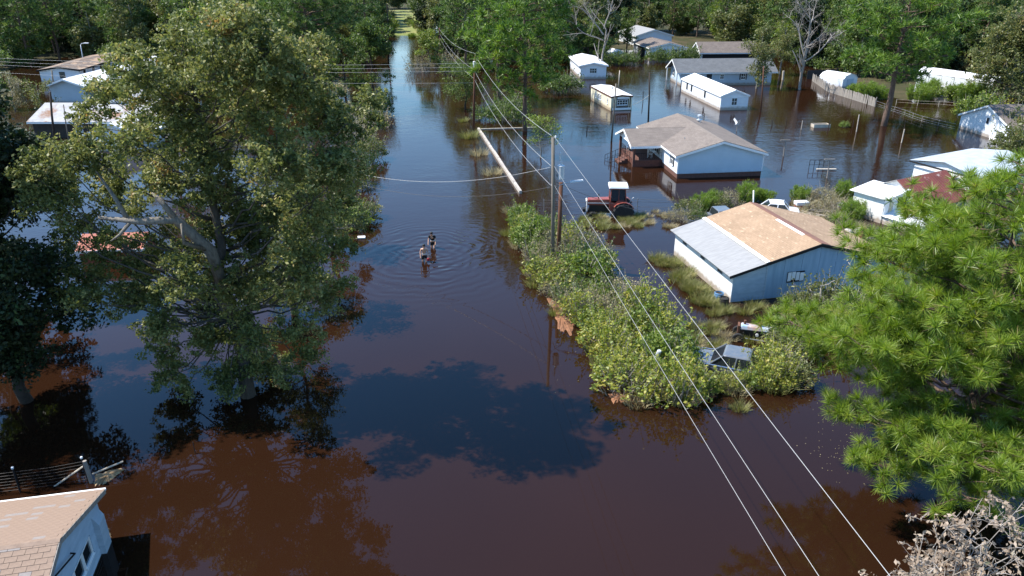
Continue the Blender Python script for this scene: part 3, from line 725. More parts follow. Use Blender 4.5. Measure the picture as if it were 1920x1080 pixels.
# --- charcoal roofed house behind it, its gable to the left
gh = gable_house('charcoal_roofed_house', 'white house with charcoal shingle roof and open gable porch behind the white mobile home', 'house', (27.9, 135.2), -86, 6.6, 15.5, 2.25, 3.85, 'blue_and_shade_vinyl', 'shingle_grey', ov=.4, rake=.9)
gf = wall_frame('front', 6.6, 15.5); gr = wall_frame('right', 6.6, 15.5)
window(gh, gf, 1.4, .9, .9, 1.1, shutters=.2); window(gh, gr, 10.2, .9, .8, 1.0, shutters=.2); door(gh, gr, 4.3, .0, .9, 1.9, 'shutter'); window(gh, gr, 6.6, 1.0, .7, .8)
for x in (.1, 6.4): box('porch_post', M['white_clean'], gh, x, x + .14, -.8, -.66, -1, 2.15)
q = MB(); panel(q, gf, .05, 6.55, -.9, 3.0, .003, .012); 
# --- garage behind
gg = gable_house('brown_roofed_garage', 'white garage with dull brown roof and dark open side behind the charcoal house', 'garage', (38.0, 163.8), -87, 6.0, 12, 2.1, 3.7, 'white', 'shingle_dull', ov=.4, rake=.3)
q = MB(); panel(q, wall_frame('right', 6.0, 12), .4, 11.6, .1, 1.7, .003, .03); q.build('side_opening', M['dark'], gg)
q = MB(); panel(q, wall_frame('front', 6.0, 12), 1.2, 4.8, .0, 1.8, .003, .04); q.build('garage_door', M['vinyl'], gg)
# --- far white house with two windows
fh = gable_house('far_white_house', 'far white house with brown roof and two black shuttered windows in its gable', 'house', (28.9, 163), 8, 8.0, 12, 2.35, 3.25, 'vinyl', 'shingle_dull', ov=.3, rake=.3)
ff = wall_frame('front', 8.0, 12)
for u in (2.3, 5.4): window(fh, ff, u, .95, .8, 1.1, shutters=.22)
window(fh, wall_frame('left', 8, 12), 1.6, .95, .8, 1.1)
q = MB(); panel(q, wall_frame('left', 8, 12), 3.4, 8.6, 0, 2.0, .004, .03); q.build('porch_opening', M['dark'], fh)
f3 = gable_house('rear_white_house', 'white house half hidden behind the far shuttered house, pale tin roof', 'house', (29.5, 186), 12, 9, 12, 2.6, 3.9, 'vinyl', 'greyroof')
window(f3, wall_frame('front', 9, 12), 4.0, 1.1, .9, 1.0)
# fence netting like hedge line in front of far house is built with the shrubs
# --- small pale shed left of it
p = gp(1150, 120)
sh = gable_house('pale_shed', 'small pale metal shed standing in water left of the far white house', 'shed', (p.x, p.y), 20, 2.6, 3.4, 1.9, 2.6, 'cream', 'whiteroof', ov=.1, rake=.1, thick=.04)
q = MB(); panel(q, wall_frame('front', 2.6, 3.4), .7, 1.9, .0, 1.6, .003, .04); q.build('door', M['greywood'], sh)
# --- white trailer hidden behind centre pine
p = gp(1088, 148)
hp = gable_house('half_hidden_trailer', 'white mobile home half hidden behind the tall centre pine', 'mobile home', (p.x, p.y), 4, 4.6, 13, 2.3, 2.75, 'vinyl', 'whiteroof', ov=.3, rake=.3, thick=.07)
window(hp, wall_frame('front', 4.6, 13), 1.6, .95, 1.3, .9, bars=(2, 1))
# --- white tin shed at the fence
p = gp(1578, 167)
ts = empty('white_tin_shed', (p.x, p.y, 0), R(30), 'white gambrel tin shed behind the grey plank fence', 'shed')
prof = [(0, 0, -1), (3.6, 0, -1), (3.6, 0, 1.5), (2.9, 0, 2.05), (1.8, 0, 2.3), (.7, 0, 2.05), (0, 0, 1.5)]
mb = MB(); mb.prism(prof, (0, 4.6, 0)); mb.build('wall', M['vinyl'], ts)
for (a_, b_) in ((2, 3), (3, 4), (4, 5), (5, 6)):
    A, B = Vector(prof[a_]), Vector(prof[b_]); roof_slab(ts, M['whitetin'], [A + Vector((0, -.08, .01)), B + Vector((0, -.08, .01)), B + Vector((0, 4.7, .01)), A + Vector((0, 4.7, .01))], .04, name='roof_panel')
q = MB(); panel(q, wall_frame('front', 3.6, 4.6), 1.0, 2.6, -.2, 1.5, .003, .04); q.build('door', M['blue_and_shade_vinyl'], ts)
# --- white gabled building at right edge
wb = gable_house('white_gabled_outbuilding', 'white outbuilding with brown roof at the right edge beside the water', 'outbuilding', (56.7, 94.9), -84, 9.0, 10, 1.75, 3.6, 'vinyl', 'shingle_dull', ov=.3, rake=.25)
window(wb, wall_frame('front', 9, 10), 4.6, 1.6, .35, .6, frame='shutter', bars=(0, 1))
# its picket fence
pk = empty('picket_fence', (57.2, 88.3, 0), R(-80), 'short white picket fence leaning by the white outbuilding', 'fence')
for i in range(11): box('picket', M['white_clean'], pk, i * .3, i * .3 + .12, -.55, -.52, -.4, .62 - .03 * (i % 3))
box('rail', M['white_clean'], pk, -.1, 3.2, -.519, -.48, .3, .38)

# --- pale tin roofed shed, right edge
p = gp(1822, 372)
wr = empty('tin_roofed_shed', (p.x, p.y, 0), R(24), 'white shed under a broad pale tin roof behind the big front pine', 'shed')
mb = MB(); mb.prism([(0, 0, -1), (8.0, 0, -1), (8.0, 0, 2.1), (0, 0, 1.9)], (0, 6.4, 0)); mb.build('wall', M['white'], wr)
for i in range(9):
    x0 = -.3 + i * .96; z0, z1 = 1.93 + x0 * .03 + .04, 1.93 + (x0 + .955) * .03 + .04
    sheet = MB(); sheet.prism([(x0, -.3, z0), (x0 + .955, -.3, z1), (x0 + .955, 3.2, z1 + .62), (x0, 3.2, z0 + .62)], (0, 0, .03)); sheet.prism([(x0, 3.2, z0 + .62), (x0 + .955, 3.2, z1 + .62), (x0 + .955, 6.8, z1 + .02), (x0, 6.8, z0 + .02)], (0, 0, .03))
    sheet.box(x0 + .9, x0 + .955, -.3, 3.2, z1, z1 + .01); sheet.build('roof_sheet', M['galv'], wr)
mb = MB(); mb.prism([(0, -.01, 1.9), (0, 6.41, 1.9), (0, 3.2, 2.5)], (.06, 0, 0)); mb.build('gable_wall', M['white'], wr)
box('fascia', M['dark'], wr, -.34, -.3, -.3, 6.8, 1.8, 1.95)
# pipe rail beside it
pr = empty('pipe_rail', gp(1722, 352), R(20), 'galvanised pipe rail frame standing in water beside the tin roofed shed', 'rail')
mb = MB()
for pts in ([(0, 0, -1), (0, 0, .95), (.25, 0, 1.05), (2.0, .3, 1.05)], [(.75, -.3, -1), (.75, -.3, 1.3), (.95, -.3, 1.4), (4.4, .4, 1.4)], [(.8, -.3, 1.4), (3.1, -1.9, 1.4), (3.1, -1.9, -1)], [(1.9, -1.0, -1), (1.9, -1.0, 1.38)]):
    mb.tube(pts, .035, 6)
mb.build('rail_frame', M['steel'], pr)

# --- barn with red tin roof
p = gp(1722, 420)
bn = empty('red_roofed_barn', (p.x, p.y, 0), R(29), 'tumbledown white barn with rusty red tin roof and open side door', 'barn')
# ridge runs along local x; gable end faces left (local -x)
bw, bl, bh, bz = 4.6, 6.0, 1.7, 3.05
mb = MB(); mb.prism([(0, 0, -1), (0, bw, -1), (0, bw, bh + .3), (0, 2.5, bz), (0, 0, bh - .2)], (bl, 0, 0)); mb.build('wall', M['whitetin'], bn)
for i in range(11):
    x0 = -.25 + i * .6
    sheet = MB(); sheet.prism([(x0, -.35, bh - .4), (x0 + .595, -.35, bh - .4), (x0 + .595, 2.5, bz + .03), (x0, 2.5, bz + .03)], (0, 0, .025))
    for k in (0, .3): sheet.prism([(x0 + k + .02, -.35, bh - .374), (x0 + k + .08, -.35, bh - .374), (x0 + k + .08, 2.5, bz + .057), (x0 + k + .02, 2.5, bz + .057)], (0, 0, .03))
    sheet.build('roof_sheet', M['redtin'], bn)
for i in range(6):
    x0 = -.25 + i * 1.1
    sheet = MB(); sheet.prism([(x0, 2.51, bz + .04), (x0 + 1.11, 2.51, bz + .04), (x0 + 1.11, bw + .3, bh + .22), (x0, bw + .3, bh + .22)], (0, 0, .025)); sheet.build('roof_sheet', M['whitetin'], bn)
box('side_wall', M['greywood'], bn, .02, bl - .1, -.05, -.003, -1, bh - .35)
# left annex
an = MB(); an.prism([(-2.6, 1.6, -1), (-.02, 1.6, -1), (-.02, 1.6, 2.35), (-2.6, 1.6, 2.05)], (0, 2.9, 0)); an.build('annex_wall', M['white'], bn)
an = MB(); an.prism([(-2.85, 1.3, 2.06), (.1, 1.3, 2.5), (.1, 4.8, 2.45), (-2.85, 4.8, 2.02)], (0, 0, .05)); an.build('annex_roof', M['whitetin'], bn)
box('doorway', M['dark'], bn, -.95, -.1, 1.56, 1.597, .5, 1.95)
for i in range(3): box('wall_board', M['palewood' if i == 1 else 'white'], bn, -2.55 + i * .53, -2.05 + i * .53, 1.53, 1.59, .1, 1.7 - .04 * i)
# low lean-to in front
for i in range(6):
    y0 = -1.9 + i * .6; sheet = MB(); sheet.prism([(-2.7, y0, .62), (.0, y0, 1.15 - .05 * (5 - i)), (.0, y0 + .595, 1.2 - .05 * (5 - i)), (-2.7, y0 + .595, .68)], (0, 0, .03)); sheet.build('lean_to_sheet', M['whitetin'], bn)
lt = MB(); lt.prism([(-2.55, -1.8, -.3), (-.1, -1.8, -.3), (-.1, -1.8, .85), (-2.55, -1.8, .6)], (0, .06, 0)); lt.prism([(-2.55, -1.8, -.2), (-2.55, 1.5, -.2), (-2.55, 1.5, .62), (-2.55, -1.8, .58)], (.06, 0, 0)); lt.build('lean_to_wall', M['white'], bn)
# brick pier at the barn's front
p = gp(1616, 452); e = empty('brick_pier', (p.x, p.y, 0), .2, 'small stacked brick pier standing in water in front of the barn', 'pier')
for i in range(9): box('brick', M['darkbrick'], e, -.22 + .02 * (i % 2), .22 + .02 * (i % 2), -.2, .2, -.4 + .16 * i, -.25 + .16 * i)

# --- white carport panels, far right
cp = empty('white_panel_carport', gp(1712, 176), R(-40), 'row of tall white panels of a carport beyond the far fence', 'carport')
for i in range(6):
    q = MB(); q.prism([(i * 1.75, .05 * (i % 2), -.8), (i * 1.75 + 1.7, .05 * (i % 2), -.8), (i * 1.75 + 1.7, .25 + .05 * (i % 2), 3.1 - .1 * i), (i * 1.75, .25 + .05 * (i % 2), 3.3 - .1 * i)], (0, .06, 0)); q.build('panel', M['white_clean'], cp)
q = MB(); q.prism([(-.2, .36, 3.3), (10.6, .36, 2.7), (10.6, 4.5, 3.1), (-.2, 4.5, 3.7)], (0, 0, .05)); q.build('roof', M['whiteroof'], cp)
for x in (0.1, 5, 10.2): tube('post', M['steel'], cp, [(x, 4.3, -1), (x, 4.3, 2.8)], .05)

# --- left side buildings behind the big tree
lt_ = gable_house('littered_roof_trailer', 'grey mobile home with leaf littered brown roof under the trees at far left', 'mobile home', (-80.4, 131), 4, 6.5, 20, 2.2, 2.7, 'vinyl', 'litterroof', ov=.3, rake=.3, trim='dark')
llr = wall_frame('right', 6.5, 20); llf = wall_frame('front', 6.5, 20)
for u in (1.5, 5.0, 8.0, 11.5, 15): window(lt_, llr, u, .9, .8, 1.0, frame='shutter', bars=(0, 1))
door(lt_, llr, 17.3, 0, .9, 1.9, 'shutter'); window(lt_, llf, 3.2, .9, .9, 1.0, frame='shutter')
bl_ = gable_house('white_roofed_blue_house', 'pale blue sided house with glaring white roof left of the big tree', 'house', (-67.6, 111.7), -3, 5.2, 26, 2.75, 3.6, 'blue_and_shade_vinyl', 'whiteroof', ov=.6, rake=.7, thick=.08)
lap_siding(bl_, wall_frame('front', 5.2, 26), gprof(5.2, 2.75, 3.6, 2.6), .05, 3.5, .2, M['blue_and_shade_vinyl'])
gl = gable_house('grey_roofed_house', 'low shade-darkened house with pale grey leaf strewn roof left of the big tree', 'house', (-57.2, 97.5), -90, 8.2, 17, 2.0, 3.3, 'shade_wall', 'rockroof', ov=.4, rake=.4)
q = wall_frame('right', 8.2, 17); window(gl, q, 5.0, .7, .9, 1.0); window(gl, q, 10.6, .7, .9, 1.0); door(gl, q, 14.2, 0, .85, 1.75)
gl2 = gable_house('grey_roofed_wing', 'pale grey roofed wing running back behind the low shade-darkened house', 'house', (-52.5, 93.5), -2, 9, 12, 2.4, 4.1, 'vinyl', 'rockroof', ov=.4, rake=.3)
p = gp(168, 283)
cn = gable_house('white_canopy_shed', 'white roofed shed glimpsed between the big tree branches', 'shed', (p.x, p.y), -4, 6.2, 5, 1.9, 3.1, 'vinyl', 'whiteroof', ov=.3, rake=.2, thick=.05)
p = gp(135, 500)
rs = gable_house('salmon_roofed_shed', 'small red shed with salmon roof seen under the big tree', 'shed', (p.x + .3, p.y + 3.2), -84, 3.0, 4.2, 1.2, 1.75, 'redwall', 'salmon', ov=.25, rake=.2, thick=.05)

# --- near house, bottom left corner
NW, NL, nh, na = 7.2, 9.0, 2.06, 3.18
rdir = R(102); hx = Vector((math.cos(rdir), math.sin(rdir), 0)); hy = Vector((-math.sin(rdir), math.cos(rdir), 0))
ridge_pt = Vector((-14.2, 18.25, 0)); org = ridge_pt - hx * NW / 2 + hy * .28
nhs = empty('pink_shingled_house', (org.x, org.y, 0), rdir, 'near house with pinkish tan shingles and grey gable boards tinted shade-blue, bottom left corner', 'house')
mb = MB(); mb.prism([(0, 0, -1), (NW, 0, -1), (NW, 0, nh), (NW / 2, 0, na), (0, 0, nh)], (0, NL, 0)); mb.build('wall', M['shade_blue_panel'], nhs)  # blue of wall and boards carries this side's shade as colour
nf = wall_frame('front', NW, NL)
lap_siding(nhs, nf, gprof(NW, nh, na, NW / 2, 0, NW), 1.36, 3.1, .14, M['grey_shade_blue'], stuff=False, lap=.06)
lap_siding(nhs, nf, lambda z: (0, NW), .02, .52, .16, M['grey_shade_blue'], stuff=False, lap=.06)
for (a_, b_) in ((0, 1.55), (6.0, NW)): lap_siding(nhs, nf, lambda z: (a_, b_), .54, 1.35, .14, M['grey_shade_blue'], stuff=False, lap=.06)
for u in (1.6, 2.47, 3.34, 4.21, 5.08): window(nhs, nf, u, .56, .84, .76, bars=(0, 0), fw=.05)
# boxed chase with sloping top near the far corner
q = MB(); q.prism([(6.45, -.035, -.6), (6.45, -.24, -.6), (6.45, -.24, 1.3), (6.45, -.035, 1.72)], (.62, 0, 0)); q.build('boxed_chase', M['grey_shade_blue'], nhs)
box('corner_board', M['grey_shade_blue'], nhs, NW - .1, NW + .04, -.05, .06, -.5, nh - .02)
tube('conduit', M['dark'], nhs, [(2.9, -.06, 2.3), (3.1, -.2, 2.38), (4.3, -.22, 2.0), (4.4, -.04, 1.95)], .03)
# roof deck, then shingles laid course by course
nsl = (na - nh) / (NW / 2); ov_, rk = .42, .28
zn = lambda x: nh + nsl * (x if x < NW / 2 else NW - x)
for (xa, xb) in ((-ov_, NW / 2), (NW / 2, NW + ov_)):
    roof_slab(nhs, M['deck_felt'], [(xa, -rk + .04, zn(xa)), (xb, -rk + .04, zn(xb)), (xb, NL, zn(xb)), (xa, NL, zn(xa))], .05, name='roof_deck')
for (xa, xb) in ((-ov_, NW / 2), (NW / 2, NW + ov_)): roof_slab(nhs, M['shingle_pink'], [(xa, -rk + .045, zn(xa) + .052), (xb, -rk + .045, zn(xb) + .052), (xb, -rk + .3, zn(xb) + .052), (xa, -rk + .3, zn(xa) + .052)], .006, name='starter_strip')
rng = np.random.default_rng(5)
wt_, rowh = .36, .2
cosn = math.cos(math.atan(nsl))
sh_tab = MB(); sh_tab.hexa([(-rowh, 0, .0), (0, 0, .0), (0, wt_ - .012, .0), (-rowh, wt_ - .012, .0), (-rowh, 0, .003), (0, 0, .016), (0, wt_ - .012, .016), (-rowh, wt_ - .012, .003)])
sh_far = MB(); sh_far.hexa([(-rowh - .02, 0, .0), (0, 0, .0), (0, wt_ - .002, .0), (-rowh - .02, wt_ - .002, .0), (-rowh - .02, 0, .003), (0, 0, .016), (0, wt_ - .002, .016), (-rowh - .02, wt_ - .002, .003)])
me_far = sh_far.mesh('shingle'); me_far.materials.append(M['shingle_pink'])
me_far2 = me_far.copy(); me_far2.materials.clear(); me_far2.materials.append(M['shingle_spot'])
me_tab = sh_tab.mesh('shingle'); me_tab.materials.append(M['shingle_pink'])
me_tab2 = me_tab.copy(); me_tab2.materials.clear(); me_tab2.materials.append(M['shingle_spot'])
tabs = []
for side in (0, 1):         # 0 near slope, 1 far slope
    Ls = (NW / 2 + ov_) / cosn; nrow = int(Ls / rowh)
    for i in range(nrow):
        s_ = (i + 1) * Ls / nrow        # distance down the slope from ridge to butt edge
        for k in range(int(6.2 / wt_)):
            y = -rk + .02 + (k + (.5 if i % 2 else 0)) * wt_
            if y + wt_ > 6: continue
            d = s_ * cosn
            x = NW / 2 - d if side == 0 else NW / 2 + d
            tabs.append((side, x, y, zn(x) + .056, i))
def tab_matrix(side, x, y, z):
    ang = math.atan(nsl)
    Rm = Matrix.Rotation(ang, 4, 'Y') if side == 1 else Matrix.Rotation(math.pi, 4, 'Z') @ Matrix.Rotation(ang, 4, 'Y')
    return Matrix.Translation((x, y if side == 1 else y + wt_, z)) @ Rm
inv = Matrix.Translation(nhs.location) @ Matrix.Rotation(rdir, 4, 'Z')
def seen_size(t):
    p = inv @ Vector((t[1], t[2], t[3])); zc = p.y * _c - (p.z - CAM_H) * _s; u = p.y * _s + (p.z - CAM_H) * _c
    px, py = 960 + CAM_F * p.x / zc, 540 - CAM_F * u / zc
    if px < -20 or py > 1100: return -1
    return (2 if t[0] == 0 else 1) / zc
tabs.sort(key=seen_size, reverse=True)
rest = MB()
for i, (side, x, y, z, row) in enumerate(tabs):
    mt = tab_matrix(side, x, y, z)
    if i < 300:
        o = mobj('shingle', ((me_tab2, me_far2)[side] if rng.uniform() < .06 else (me_tab, me_far)[side]), nhs); o.matrix_local = mt
    else:
        n0 = len(rest.v); rest.v += [tuple(mt @ Vector(q)) for q in (sh_tab, sh_far)[side].v]; rest.f += [tuple(n0 + j for j in f) for f in sh_tab.f]
me = rest.mesh('shingles', fix=False); me.materials.append(M['shingle_pink']); me.materials.append(M['shingle_spot'])
for k in range(0, len(me.polygons), 6):
    if rng.uniform() < .035:
        for j in range(6): me.polygons[k + j].material_index = 1
o = mobj('shingle_field', me, nhs); o['kind'] = 'stuff'
t = MB(); t.prism([(NW / 2 - .13, -rk, zn(NW / 2 - .13) + .075), (NW / 2, -rk, zn(NW / 2) + .085), (NW / 2 + .13, -rk, zn(NW / 2 + .13) + .075), (NW / 2, -rk, zn(NW / 2) + .03)], (0, 6.4, 0)); t.build('ridge_cap', M['shingle_pink'], nhs)
t = MB()
for (xa, xb) in ((-ov_, NW / 2), (NW / 2, NW + ov_)):
    t.prism([(xa, -rk, zn(xa) - .13), (xb, -rk, zn(xb) - .13), (xb, -rk, zn(xb) + .06), (xa, -rk, zn(xa) + .06)], (0, .03, 0))
t.build('rake_board', M['greywood'], nhs)
box('gutter', M['white_clean'], nhs, NW + ov_ - .02, NW + ov_ + .1, -rk, NL, zn(NW + ov_) - .03, zn(NW + ov_) + .055)

# ------------------------------------------------------------------ fences and walls
def post_line(pts): return [Vector(p) for p in pts]
# grey plank fence on the right
A = gp(1640, 200); B = gp(1552, 172); C_ = gp(1522, 151)
fe = empty('grey_plank_fence', A, 0, 'weathered grey plank fence running back toward the white tin shed', 'fence')
planks = []
for P0, P3 in ((A, B), (B, C_)):
    d = P3 - P0; ln = d.length; u = d.normalized(); n = int(ln / .3)
    for i in range(n): planks.append((P0 + u * i * .3 - A, u))
    for i in range(0, n, 8):
        q = P0 + u * i * .3 - A; nn = Vector((u.y, -u.x, 0)) * .07
        tube('post', M['greywood'], fe, [q + nn + Vector((0, 0, -1)), q + nn + Vector((0, 0, 1.35))], .06, 6)
rng = np.random.default_rng(8)
pm = MB(); pm.box(0, .27, -.015, .015, -1, 1.3); pme = pm.mesh('plank'); pme.materials.append(M['greywood'])
for q, u in planks:
    if rng.uniform() < .05: continue
    o = mobj('plank', pme, fe); o.location = q + Vector((0, 0, -rng.uniform(0, .15))); o.rotation_euler = (rng.normal() * .04, rng.normal() * .025, math.atan2(u.y, u.x))
# dark board fence behind the dead tree
A = gp(1512, 148); B = gp(1590, 144)
fe = empty('dark_board_fence', A, math.atan2((B - A).y, (B - A).x), 'dark solid board fence behind the bare dead tree', 'fence')
ln = (B - A).length; k = int(ln / .3)
pm = MB(); pm.box(0, .28, -.015, .015, -1, 1.5); pme = pm.mesh('board'); pme.materials.append(mat('dark_fence_wood', (.06, .055, .05), (.035, .03, .028), 3, .9))
for i in range(k):
    o = mobj('board', pme, fe); o.location = (i * .3, 0, -rng.uniform(0, .06))
# low chain link run past the big right pine, then on to the outbuilding
def wire_fence(name, label, P, hgt, gap, mat_post, wires, mat_w, top=None, rad=.03):
    e = empty(name, P[0], 0, label, 'fence'); o0 = Vector(P[0]); rng_ = np.random.default_rng(len(label))
    w = MB()
    for a_, b_ in zip(P[:-1], P[1:]):
        a_, b_ = Vector(a_), Vector(b_); d = b_ - a_; n = max(1, int(round(d.length / gap)))
        for i in range(n + 1):
            if i == n and b_ is not P[-1]: continue
            q = a_ + d * i / n - o0; l = Vector((rng_.normal() * .03, rng_.normal() * .03, 0))
            tube('post', mat_post, e, [q + Vector((0, 0, -1)), q + l + Vector((0, 0, hgt))], rad, 6)
        for z in wires: w.tube([a_ - o0 + Vector((0, 0, z)), (a_ + b_) / 2 - o0 + Vector((0, 0, z - .04)), b_ - o0 + Vector((0, 0, z))], .012, 4)
    w.build('wire', mat_w, e)
    return e
wire_fence('chain_link_fence', 'low rusty wire fence in the water right of the tall pine trunk', [gp(1640, 198), gp(1695, 216), gp(1728, 228), gp(1790, 243)], .75, 2.4, M['greywood'], (.1, .35, .7), M['steel'])
wire_fence('rail_fence', 'thin rail fence along the weedy bank below the white carport', [gp(1680, 196), gp(1760, 200), gp(1815, 203)], .8, 3, M['palewood'], (.35, .72), M['palewood'])
wire_fence('field_wire_fence', 'sagging wire fence with thin posts strung past the red tractor', [gp(1020, 397), gp(1100, 396), gp(1195, 395), gp(1278, 396)], 1.1, 4.2, M['steel'], (.35, .8, 1.02), M['cable_dark'])
# bottom left: fence with pale topped posts, wires and leaning brace
FB = [gp(-60, 930), gp(38, 922), gp(165, 902), gp(262, 868), gp(366, 850)]
e = empty('steel_post_fence', FB[0], 0, 'wire mesh fence with white capped steel posts behind the near shingled house', 'fence')
for i, q in enumerate(FB):
    q = q - FB[0]; hh = 1.15 if i < 3 else .6
    tube('post', M['darksteel'], e, [q + Vector((0, 0, -1)), q + Vector((0, 0, hh))], .035 if i < 3 else .018, 6)
    if i < 3: tube('post_cap', M['white_clean'], e, [q + Vector((0, 0, hh)), q + Vector((0, 0, hh + .08))], .05, 6)
q3 = FB[2] - FB[0]
tube('post', M['greywood'], e, [q3 + Vector((.22, -.1, -1)), q3 + Vector((.16, -.1, 1.1))], .08, 7); 
tube('brace', M['palewood'], e, [q3 + Vector((0, .05, .75)), q3 + Vector((-1.5, -.4, -.2))], .04, 6)
tube('brace', M['palewood'], e, [q3 + Vector((.25, 0, .35)), q3 + Vector((1.3, .6, .55))], .035, 6)
w = MB()
for a_, b_ in zip(FB[:2], FB[1:3]):
    for k in range(7): w.tube([a_ - FB[0] + Vector((0, 0, .12 + k * .145)), (a_ + b_) / 2 - FB[0] + Vector((0, 0, .07 + k * .145)), b_ - FB[0] + Vector((0, 0, (.12 + k * .145) ))], .006, 3)
w.build('wire', M['darksteel'], e)
# pale concrete retaining edge by the road
A, B, C_ = gp(976, 363), gp(897, 243), gp(1000, 240)
d = (B - A); u = d.normalized(); n_ = Vector((-u.y, u.x, 0))
rw = empty('retaining_wall', A, 0, 'long pale concrete kerb wall just above water beside the flooded road', 'wall')
ln = d.length; k = 9
for i in range(k):
    p0 = u * (ln * i / k + .01); p1 = u * (ln * (i + 1) / k - .01); w_ = n_ * .12
    q = MB(); zt = .28 + .03 * math.sin(i * 2.1)
    q.hexa([p0 - w_ - Vector((0, 0, 1)), p1 - w_ - Vector((0, 0, 1)), p1 + w_ - Vector((0, 0, 1)), p0 + w_ - Vector((0, 0, 1)), p0 - w_ + Vector((0, 0, zt)), p1 - w_ + Vector((0, 0, zt)), p1 + w_ + Vector((0, 0, zt)), p0 + w_ + Vector((0, 0, zt))])
    q.build('wall_block', M['concrete'], rw)
d2 = (C_ - B).normalized(); n2 = Vector((-d2.y, d2.x, 0)) * .08; l2 = (C_ - B).length
for i in range(4):
    p0 = B - A + d2 * (.3 + l2 * i / 4); p1 = B - A + d2 * (.28 + l2 * (i + 1) / 4); q = MB()
    q.hexa([p0 - n2 - Vector((0, 0, 1)), p1 - n2 - Vector((0, 0, 1)), p1 + n2 - Vector((0, 0, 1)), p0 + n2 - Vector((0, 0, 1)), p0 - n2 + Vector((0, 0, .12)), p1 - n2 + Vector((0, 0, .12)), p1 + n2 + Vector((0, 0, .12)), p0 + n2 + Vector((0, 0, .12))])
    q.build('wall_block', M['palewood'], rw)

# ------------------------------------------------------------------ poles and wires
def pole(name, label, base, top, r0, r1, m_, cat='utility pole'):
    e = empty(name, (base.x, base.y, 0), 0, label, cat); d = Vector(top) - Vector(base)
    tube('pole_shaft', m_, e, [(0, 0, -1.2), d * .5 + Vector((.02, 0, 0)), d], [r0, (r0 + r1) / 2, r1], 10, smooth=True)
    return e
B1 = gp(1036, 508); T1 = at(1037, 258, B1.y)
p1 = pole('utility_pole', 'tall weathered utility pole with transformer and lamp arm beside the hedge', B1, T1, .14, .11, M['pine_post'])
hT = T1 - B1
def transformer(e, off, z, h=.85, r=.22):
    m_ = MB(); m_.lathe([(r * .9, 0), (r, .04), (r, h), (r * 1.06, h), (r * 1.06, h + .06), (r * .6, h + .12)], c=(off.x, off.y, z), sides=14)
    t_ = m_.build('transformer', M['ceramic'], e, smooth=False)
    b_ = MB(); b_.lathe([(.05, 0), (.09, .06), (.05, .12), (.08, .18), (.04, .34)], c=(off.x, off.y, z + h + .1), sides=8); b_.build('bushing', M['ceramic'], t_)
    k_ = MB(); k_.box(min(off.x * .3, off.x), max(off.x * .3, off.x), off.y - .05, off.y + .05, z + .2, z + .3); k_.build('bracket', M['darksteel'], t_)
transformer(p1, Vector((.4, 0, 0)), hT.z - 2.75, .85)
m_ = MB(); m_.lathe([(.04, 0), (.06, .05), (.06, .5), (.03, .56)], c=(.32, 0, hT.z - 1.5), sides=8); m_.build('lightning_arrester', M['ceramic'], p1)
arm_z = hT.z - 3.1
tube('lamp_arm', M['steel'], p1, [(.15, 0, arm_z - .6), (.3, 0, arm_z - .1), (.7, -.05, arm_z + .1), (1.1, -.1, arm_z + .2)], .03, 7)
m_ = MB(); m_.hexa([(1.0, -.2, arm_z + .12), (1.9, -.24, arm_z + .25), (1.9, .0, arm_z + .25), (1.0, .0, arm_z + .12), (1.0, -.16, arm_z + .26), (1.85, -.2, arm_z + .36), (1.85, -.03, arm_z + .36), (1.0, -.04, arm_z + .26)]); m_.build('lamp_head', M['ceramic'], p1, bevel=.03)
for z in (hT.z - .02, hT.z - 1.85, hT.z - 3.2):
    m_ = MB(); m_.lathe([(.04, 0), (.07, .03), (.04, .07), (.07, .1), (.03, .16)], c=(.0 if z > hT.z - .1 else -.17, 0, z), sides=8); m_.build('insulator', M['ceramic'], p1)
BS = gp(1046, 494); TS = at(1052, 342, BS.y)
pole('stub_pole', 'short brown stub pole leaning beside the tall utility pole', BS, TS, .15, .14, M['brown_post'], 'pole')
B2 = gp(887, 247); T2 = at(891, 102, B2.y)
p2 = pole('utility_pole', 'utility pole with transformer beside the juniper at the road wall corner', B2, T2, .17, .12, M['brown_post'])
h2 = T2 - B2; transformer(p2, Vector((.38, 0, 0)), h2.z - 1.7, .8)
B3 = gp(826, 126); T3 = at(824, 52, B3.y)
p3 = pole('utility_pole', 'brown utility pole standing by the yellow green tree across the road', B3, T3, .18, .13, M['brown_post'])
transformer(p3, Vector((-.4, 0, 0)), (T3 - B3).z - .9, .75)
B4 = gp(728, 119); T4 = at(726, 8, B4.y)
p4 = pole('utility_pole', 'dark utility pole at the left edge of the flooded road', B4, T4, .18, .12, M['bark_dark'])
for (bx, by, tx, ty, lab, m_, r_) in ((1146, 264, 1155, 157, 'grey light pole standing in water left of the shade-blue gabled house', 'pine_post', .11), (1216, 228, 1218, 136, 'dark pole in open water between the cream trailer and shade-blue gabled house', 'bark_dark', .12),
                                  (1159, 164, 1162, 132, 'pale short pole behind the cream trailer roof', 'palewood', .1), (1427, 210, 1432, 124, 'dark pole in water right of the white mobile home', 'brown_post', .11),
                                  (1356, 157, 1358, 123, 'grey pole in front of the charcoal roofed house', 'greywood', .09), (103, 183, 97, 132, 'stubby pale pole behind the white roof at left', 'pine_post', .14),
                                  (100, 262, 94, 172, 'dark pole rising through the grey roofed house front', 'bark_dark', .14), (128, 270, 119, 196, 'thin grey pole beside the dark pole at left', 'pine_post', .07)):
    bb = gp(bx, by); pole('utility_pole', lab, bb, at(tx, ty, bb.y), r_, r_ * .75, M[m_])
bb = gp(158, 128); sl_ = pole('street_lamp', 'grey street lamp with curved head among trees at far left', bb, at(151, 84, bb.y), .1, .07, M['galv'], 'street lamp')
hh = (at(151, 84, bb.y) - bb)
